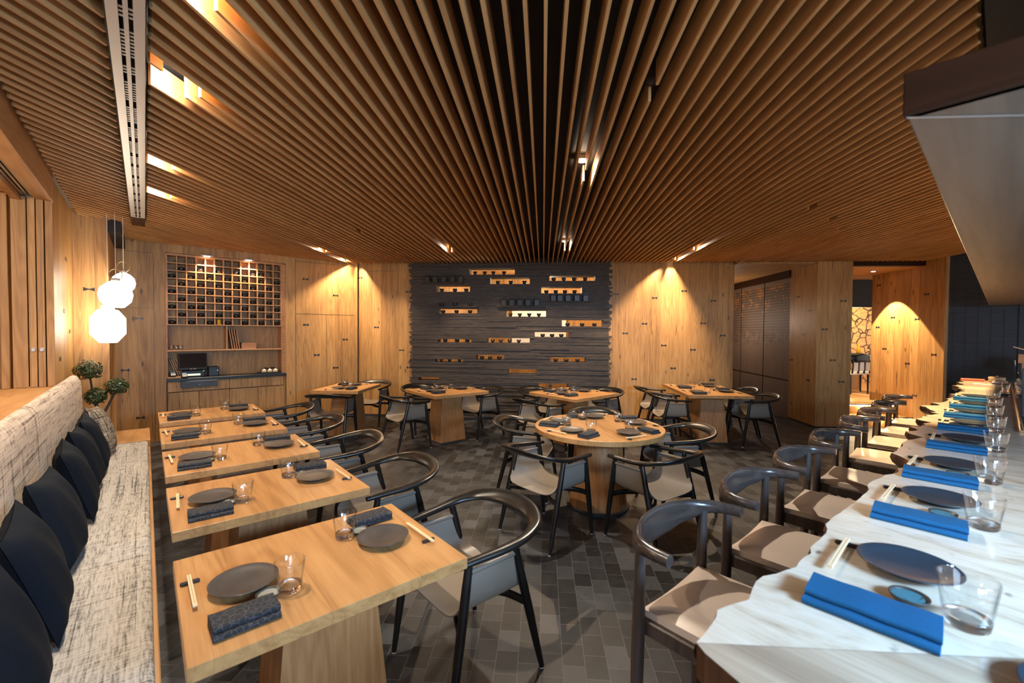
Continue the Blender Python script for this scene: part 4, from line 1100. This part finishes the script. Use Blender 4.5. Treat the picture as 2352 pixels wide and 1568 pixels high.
def setting(x,y,deg,z,where,style='dark',dish=True,chops=True):
    """x,y plate centre; deg direction the guest faces"""
    f=Vector((math.cos(math.radians(deg)),math.sin(math.radians(deg)))); r=Vector((f.y,-f.x))
    rz=math.radians(deg)-PI/2
    def P(a,b,dz=.0006): q=Vector((x,y))+r*a+f*b; return (q.x,q.y,z+dz)
    g='place settings'
    blue=style=='blue'
    inst('plate'+style,PR,'plate',MT['plate_blue'] if blue else MT['plate'],P(0,0),sr.uniform(0,6),('slate grey plate ' if blue else 'dark stoneware plate ')+where,'plate','plates on '+style+' settings')
    if blue:
        inst('nb',NB,'napkin',MT['napkin_blue'],P(.305,-.03),rz+sr.uniform(-.03,.03)+.04,'folded blue linen napkin '+where,'napkin','blue napkins')
        put_glass(P(.185,.112),'clear tumbler '+where,'tumblers on tables')
        if dish: inst('db',DR,'sauce_dish',[MT['dish_out'],MT['dish_teal']],P(.168,.02),0,'small teal sauce dish '+where,'dish','teal sauce dishes')
        inst('cs',CSM,'chopsticks',MT['chop'],P(.045,-.136,.0115),rz+sr.uniform(-.03,.03),'joined pale chopsticks '+where,'chopsticks','chopsticks')
        inst('cr',CRM,'chopstick_rest',MT['rest'],P(-.045,-.136),rz+sr.uniform(-.1,.1),'black chopstick rest '+where,'chopstick rest','chopstick rests')
    else:
        inst('np',NP,'napkin',MT['napkin'],P(.218,-.03),rz+sr.uniform(-.06,.06),'rolled dark navy napkin '+where,'napkin','dark napkins')
        put_glass(P(.128,.115),'clear tumbler '+where,'tumblers on tables')
        if dish: inst('dd',DR,'sauce_dish',[MT['dish_out'],MT['dish_in']],P(.127,.05),0,'small pale sauce dish '+where,'dish','pale sauce dishes')
        if chops:
            inst('cs',CSM,'chopsticks',MT['chop'],P(-.055,-.142,.0115),rz+sr.uniform(-.04,.04),'joined pale chopsticks '+where,'chopsticks','chopsticks')
            inst('cr',CRM,'chopstick_rest',MT['rest'],P(-.13,-.142),rz+sr.uniform(-.15,.15),'black chopstick rest '+where,'chopstick rest','chopstick rests')
ZT=.75
for i in range(5):
    x,y=A_(TV[i]+.18,TU[i]+.335); setting(x,y,VD,ZT,'on the bench side of the %s bench table'%RANK[i])
    x,y=A_(TV[i]+TL-.198,TU[i]+.34); setting(x,y,VD+180,ZT,'on the chair side of the %s bench table'%RANK[i])
setting(*S_(-3.08,6.34),86,ZT,'on the near side of the small left table')
setting(*S_(-3.02,6.79),-94,ZT,'on the far side of the small left table')
setting(*A_(3.20,5.57),VD,ZT,'on the left side of the diagonal table at left')
setting(*A_(3.46,5.80),BD+180,ZT,'on the far side of the diagonal table at left')
setting(*A_(3.69,5.55),VD+180,ZT,'on the right side of the diagonal table at left')
setting(*A_(4.51,4.23),VD,ZT,'on the left of the diagonal table behind the round table')
setting(*A_(4.76,4.46),BD+180,ZT,'on the far side of the diagonal table behind the round table')
setting(*A_(4.985,4.21),VD+180,ZT,'on the right of the diagonal table behind the round table')
setting(*S_(2.29,7.26),-4,ZT,'on the long table, left side, farther seat')
setting(*S_(2.29,6.62),-4,ZT,'on the long table, left side, nearer seat')
setting(*S_(2.75,6.68),176,ZT,'on the long table, right side, nearer seat')
setting(*S_(2.75,7.30),176,ZT,'on the long table, right side, farther seat')
for a,w in ((221,'front left'),(300,'front right'),(155,'left'),(86,'far'),(14,'right')):
    q=math.radians(a); setting(RC[0]+.385*math.cos(q),RC[1]+.385*math.sin(q),a+180,ZT,'at the %s place of the round table'%w)
CN=['nearest of the counter places','at the second counter place from the front','at the third counter place from the front','at the fourth counter place from the front','at the fifth counter place from the front','at the sixth counter place from the front','at the seventh counter place from the front','at the farthest counter place']
for i,(vx,uy) in enumerate([(1.507,.148),(2.215,.138),(2.855,.133),(3.60,.120),(4.289,.125),(4.912,.134),(5.502,.139),(6.17,.15)]):
    x,y,_=cat_(vx,uy,0); setting(x,y,41.5-90,ZC,CN[i],'blue',dish=True)
# plate on the return leg of the counter at the lower right
x,y,_=cat_(1.165,-.135,0)
o=PRO['plateblue'].copy(); COL.objects.link(o); o.location=(x,y,ZC+.0006); tag(o,'dark stoneware plate at the corner of the counter, cut by the bottom edge','plate','plates on blue settings')
# things at the far end of the counter
pt=empty('ceramic_pot','beige ceramic pot with two knobs at the far end of the counter','pot',cat_(8.42,.03,ZC+.0005),A_CTR)
MB().lathe([(.055,0),(.075,.01),(.078,.06),(.07,.068),(0,.07)],20).build('body',MT['jar'],pt)
MB().lathe([(.007,.068),(.012,.08),(0,.09)],10,c=(-.03,0,0)).lathe([(.007,.068),(.012,.08),(0,.09)],10,c=(.03,0,0)).build('knob',MT['brass'],pt)
o=MB().tube([(-.11,0,.016),(.11,0,.016)],.016,10).build('red_roll',MT['red'],None,cat_(8.40,.245,ZC+.0005),A_CTR-PI/2+.2); tag(o,'short coral red roll lying beside the beige pot','roll')
m=MB(); G=[]
wr=random.Random(2)
for i in range(13):
    G.append([(-.11+.22*i/12,-.07+.14*j/8,.012+.03*wr.random()*(1 if 0<i<12 and 0<j<8 else .1)) for j in range(9)])
m.grid(G,flip=True); m.grid([[(p[0],p[1],.001) for p in r] for r in G])
o=m.build('paper_towel',MT['paper'],None,cat_(8.21,.0,ZC+.0005),A_CTR); tag(o,'crumpled white paper towel behind the glass screen end','paper')
o=MB().cbox(-.15,-.04,0,.15,.04,.004,.001).build('folded_paper',MT['paper'],None,cat_(7.93,.075,ZC+.0005),A_CTR-PI/2); tag(o,'flat folded white paper on the far end of the counter','paper')
put_glass(cat_(7.38,-.045,ZC+.0005),'clear tumbler standing alone beyond the last counter place','tumblers on tables',.8)
put_glass(cat_(7.15,-.04,ZC+.0005),'clear tumbler beside the glass screen at the far end','tumblers on tables',.8)
o=PRO['plateblue'].copy(); COL.objects.link(o); o.location=cat_(6.62,-.02,ZC+.0006); o.scale=(.6,.6,.6); tag(o,'small dark plate near the glass screen at the far end','plate','plates on blue settings')
ps=empty('pass_shelf','small steel and wood pass shelf behind the glass screen','shelf',cat_(8.15,-.34,0),A_CTR)
MB().cbox(-.2,-.14,1.16,.2,.14,1.18,.003).build('shelf_board',MT['shelf'],ps)
for a in (-.18,.18):
    for b in (-.12,.12): MB().tube([(a,b,0),(a,b,1.16)],.009,8).build('leg',MT['steel'],ps)
o=MB().cbox(-.06,-.10,0,.06,.10,.11,.003).build('wooden_box',MT['shelf'],None,cat_(8.215,-.27,1.1805),A_CTR); tag(o,'lower wooden box on the pass shelf at the far right','box')
o=MB().cbox(-.09,-.13,0,.09,.13,.11,.003).build('wooden_box',MT['shelf'],None,cat_(8.215,-.27,1.291),A_CTR); tag(o,'upper wooden box on the pass shelf at the far right','box')
o=MB().cbox(-.01,-.11,-.006,.01,.11,.006,.002).build('wooden_plank',MT['chop'],None,cat_(8.2,-.20,1.452),A_CTR); o.rotation_euler=(.35,0,A_CTR); tag(o,'pale wooden plank tilted on the upper wooden box at far right','plank')
o=MB().lathe([(.03,0),(.05,.005),(.10,.06),(.098,.062),(.045,.012),(0,.01)],20).build('white_bowl',MT['white'],None,cat_(8.045,-.38,1.1805)); tag(o,'white bowl on the pass shelf at the far right','bowl')

# ================================================================== NEXT ROOM
def nchair(label,loc,rz):
    e=empty('dining_chair',label,'chair',loc,rz,'chairs in the next room')
    MB().cbox(-.25,-.24,.42,.25,.24,.475,.015).build('seat',MT['white'],e)
    pts=smooth_path([(-.24,-.21,.74),(-.15,-.27,.77),(0,-.29,.78),(.15,-.27,.77),(.24,-.21,.74)],4)
    MB().tube(pts,[(.018,.09)]*len(pts),10).build('top_rail',MT['blackwood'],e)
    for k,a in enumerate((-.15,0,.15)): MB().cbox(a-.06,-.265,.50,a+.06,-.235,.70,.012).build('back_pad',MT['white'],e)
    for a in (-.225,-.075,.075,.225): MB().tube([(a,-.24,.45),(a*.98,-.255,.6),(a,-.26,.73)],[.02,.011,.014],8).build('spindle',MT['blackwood'],e)
    for a in (-1,1):
        for b in (-1,1): MB().tube([(a*.22,b*.21,0),(a*.225,b*.205,.42)],[.014,.024],8).build('leg',MT['blackwood'],e)
    return e
NF=.3402
x,y,_=sat(6.74,10.0,0); n0=nchair('dark chair with white seat in the lit next room, left one',(x,y,NF),A_SLAT+.25)
dup(n0,(*sat(7.36,10.05,0)[:2],NF),A_SLAT+.1,'dark chair with white seat in the lit next room, right one half hidden')
nb=empty('bar_table','black topped bar in the lit next room','bar',sat(7.2,10.9,NF),A_SLAT)
MB().cbox(-1.0,-.3,.76,.25,.3,.84,.01).build('bar_top',MT['plastic'],nb)
MB().box(-.95,-.25,0,.2,.25,.76).build('bar_front',MT['panel'],nb)
for i,(t,h,mt,w) in enumerate(((6.98,.26,'white','white bottle'),(7.09,.30,'cup','dark bottle'),(7.20,.14,'glass','clear jar'),(7.31,.12,'glass','short clear jar'),(7.42,.2,'yellow','amber bottle'))):
    o=MB().lathe([(.045,0),(.05,.01),(.05,h*.6),(.018,h*.78),(.016,h),(0,h)],14).build('bottle' if h>.15 else 'jar',MT[mt],None,sat(t,10.75,NF+.841)); tag(o,w+' standing on the black bar in the next room','bottle' if h>.15 else 'jar')
for i,t in enumerate((6.1,7.35)):
    pass
e=empty('ceiling_downlight','lit recessed downlight in the wood ceiling of the next room','ceiling light',sat(6.05,8.45,2.785),A_SLAT)
MB().cbox(-.07,-.05,-.004,.07,.05,-.0005,.001).build('housing',MT['steel'],e)
MB().lathe([(0,-.0065),(.03,-.0065),(.032,-.0045)],14).build('lens',MT['lamp'],e)

# ================================================================== LIGHT
def spot(t,s,z,tt,ss,zz,p,ang,bl=.25,col=WARM,r=.02):
    o=light('SPOT','downlight_beam',sat(t,s,z),p*1.55,col,spot_size=math.radians(ang),spot_blend=bl,shadow_soft_size=r); aim(o,sat(tt,ss,zz)); return o
for t,s in LIT[:4]: spot(t,s,HC+.10,t+.25,s+.1,0,33,130,.5,(1,.83,.63))
spot(-1.28,1.5,HC+.1,-.7,1.7,0,16,100,.5,(1,.83,.63))
spot(-3.463,6.523,HC+.1,-3.0,6.6,.5,58,130,.3)
spot(-3.49,7.424,HC+.1,-3.35,7.9,.4,62,130,.2)
spot(-1.472,6.59,HC+.1,-.95,6.4,.5,66,130,.3)
spot(.312,6.546,HC+.1,.4,6.35,.5,72,130,.3)
spot(.297,3.483,HC+.1,.75,3.8,.5,92,130,.35,(1,.85,.68))
spot(2.263,6.546,HC+.1,2.45,6.8,.5,66,130,.3)
spot(2.262,7.457,HC+.1,2.30,7.9,.4,64,130,.2)
for vx in (.73,1.28):
    o=light('SPOT','alcove_beam',at(vx,8.06,2.735),55,WARM,spot_size=math.radians(95),spot_blend=.4,shadow_soft_size=.02); aim(o,at(vx,8.22,1.9))
for v,u,z,p,r in ((-.305,6.44,1.68,48,.16),(-.235,6.30,2.0,28,.15),(-.18,6.62,2.155,14,.11)):
    o=light('POINT','pendant_glow',at(v,u,z),p,(1,.76,.48),shadow_soft_size=r)
# added warm spots without fixtures, brightening the far end of the counter
for vx,p in ((5.0,50),(6.6,50),(8.0,40)):
    o=light('SPOT','counter_beam',cat_(vx,.18,2.84),p*6,(1,.66,.34),spot_size=math.radians(60),spot_blend=.5,shadow_soft_size=.03); aim(o,cat_(vx,.12,ZC))
o=light('SPOT','panel_beam',sat(6.03,8.45,2.765),320,(1,.74,.44),spot_size=math.radians(74),spot_blend=.1,shadow_soft_size=.012); aim(o,sat(6.08,8.40,0))
# rooms beyond
for t,s,p in ((-2.4,9.3,40),(0,9.3,45),(2.2,9.3,40)): light('POINT','room_lamp',sat(t,s,2.5),p,(1,.74,.46),shadow_soft_size=.1)
for t,s,p in ((7.6,11.3,80),(7.0,10.2,35)): light('POINT','next_room_lamp',sat(t,s,2.15),p,(1,.72,.42),shadow_soft_size=.1)
for y in (8.03,8.40): light('POINT','step_glow',sat(5.9,y-.05,.12 if y<8.2 else .28),2.0,(1,.7,.36),shadow_soft_size=.03)
light('POINT','corridor_fill',sat(3.9,10.3,1.9),16,(1,.80,.62),shadow_soft_size=.08)  # added point fill in mid air, no fixture, to brighten the corridor
light('POINT','vestibule_lamp',at(-1.6,3.6,2.3),30,(1,.72,.42),shadow_soft_size=.1)
# added unseen cool area lamps, tinting the counter and foreground blue
o=light('AREA','cool_counter_fill',(1.75,-.35,1.9),76,(.37,.64,1.0),shape='RECTANGLE',size=.9,size_y=.3); aim(o,(1.2,1.3,.9))
o=light('AREA','cool_front_fill',(.9,-2.4,1.9),28,(.58,.77,1.0),shape='RECTANGLE',size=1.6,size_y=1.2); aim(o,(.5,2.0,.3))
for t,s in LIT: light('POINT','slot_spill',sat(t+.006,s+.03,HC+.075),4.5 if t<-1.2 and s<4 else .9,(1,.88,.72),shadow_soft_size=.018)
w=bpy.data.worlds.new('World'); sc.world=w; w.use_nodes=True
w.node_tree.nodes['Background'].inputs[0].default_value=(1,.87,.74,1); w.node_tree.nodes['Background'].inputs[1].default_value=.78

# ================================================================== CAMERA
cam=bpy.data.cameras.new('Camera'); co=bpy.data.objects.new('Camera',cam); COL.objects.link(co)
pitch,roll=.0232,-.007
fw=Vector((0,math.cos(pitch),-math.sin(pitch))); rt=Vector((1,0,0)); up=Vector((0,math.sin(pitch),math.cos(pitch)))
r2=rt*math.cos(roll)-up*math.sin(roll); u2=rt*math.sin(roll)+up*math.cos(roll)
M=Matrix(((r2.x,u2.x,-fw.x,0),(r2.y,u2.y,-fw.y,0),(r2.z,u2.z,-fw.z,1.635),(0,0,0,1)))
co.matrix_world=M
cam.sensor_width=36; cam.lens=994.9/2352*36; cam.clip_start=.02
cam.dof.use_dof=True; cam.dof.focus_distance=4.2; cam.dof.aperture_fstop=2.8
sc.camera=co
vs=sc.view_settings; vs.view_transform='Standard'; vs.look='None'; vs.gamma=1; vs.use_curve_mapping=False; vs.exposure=1.02
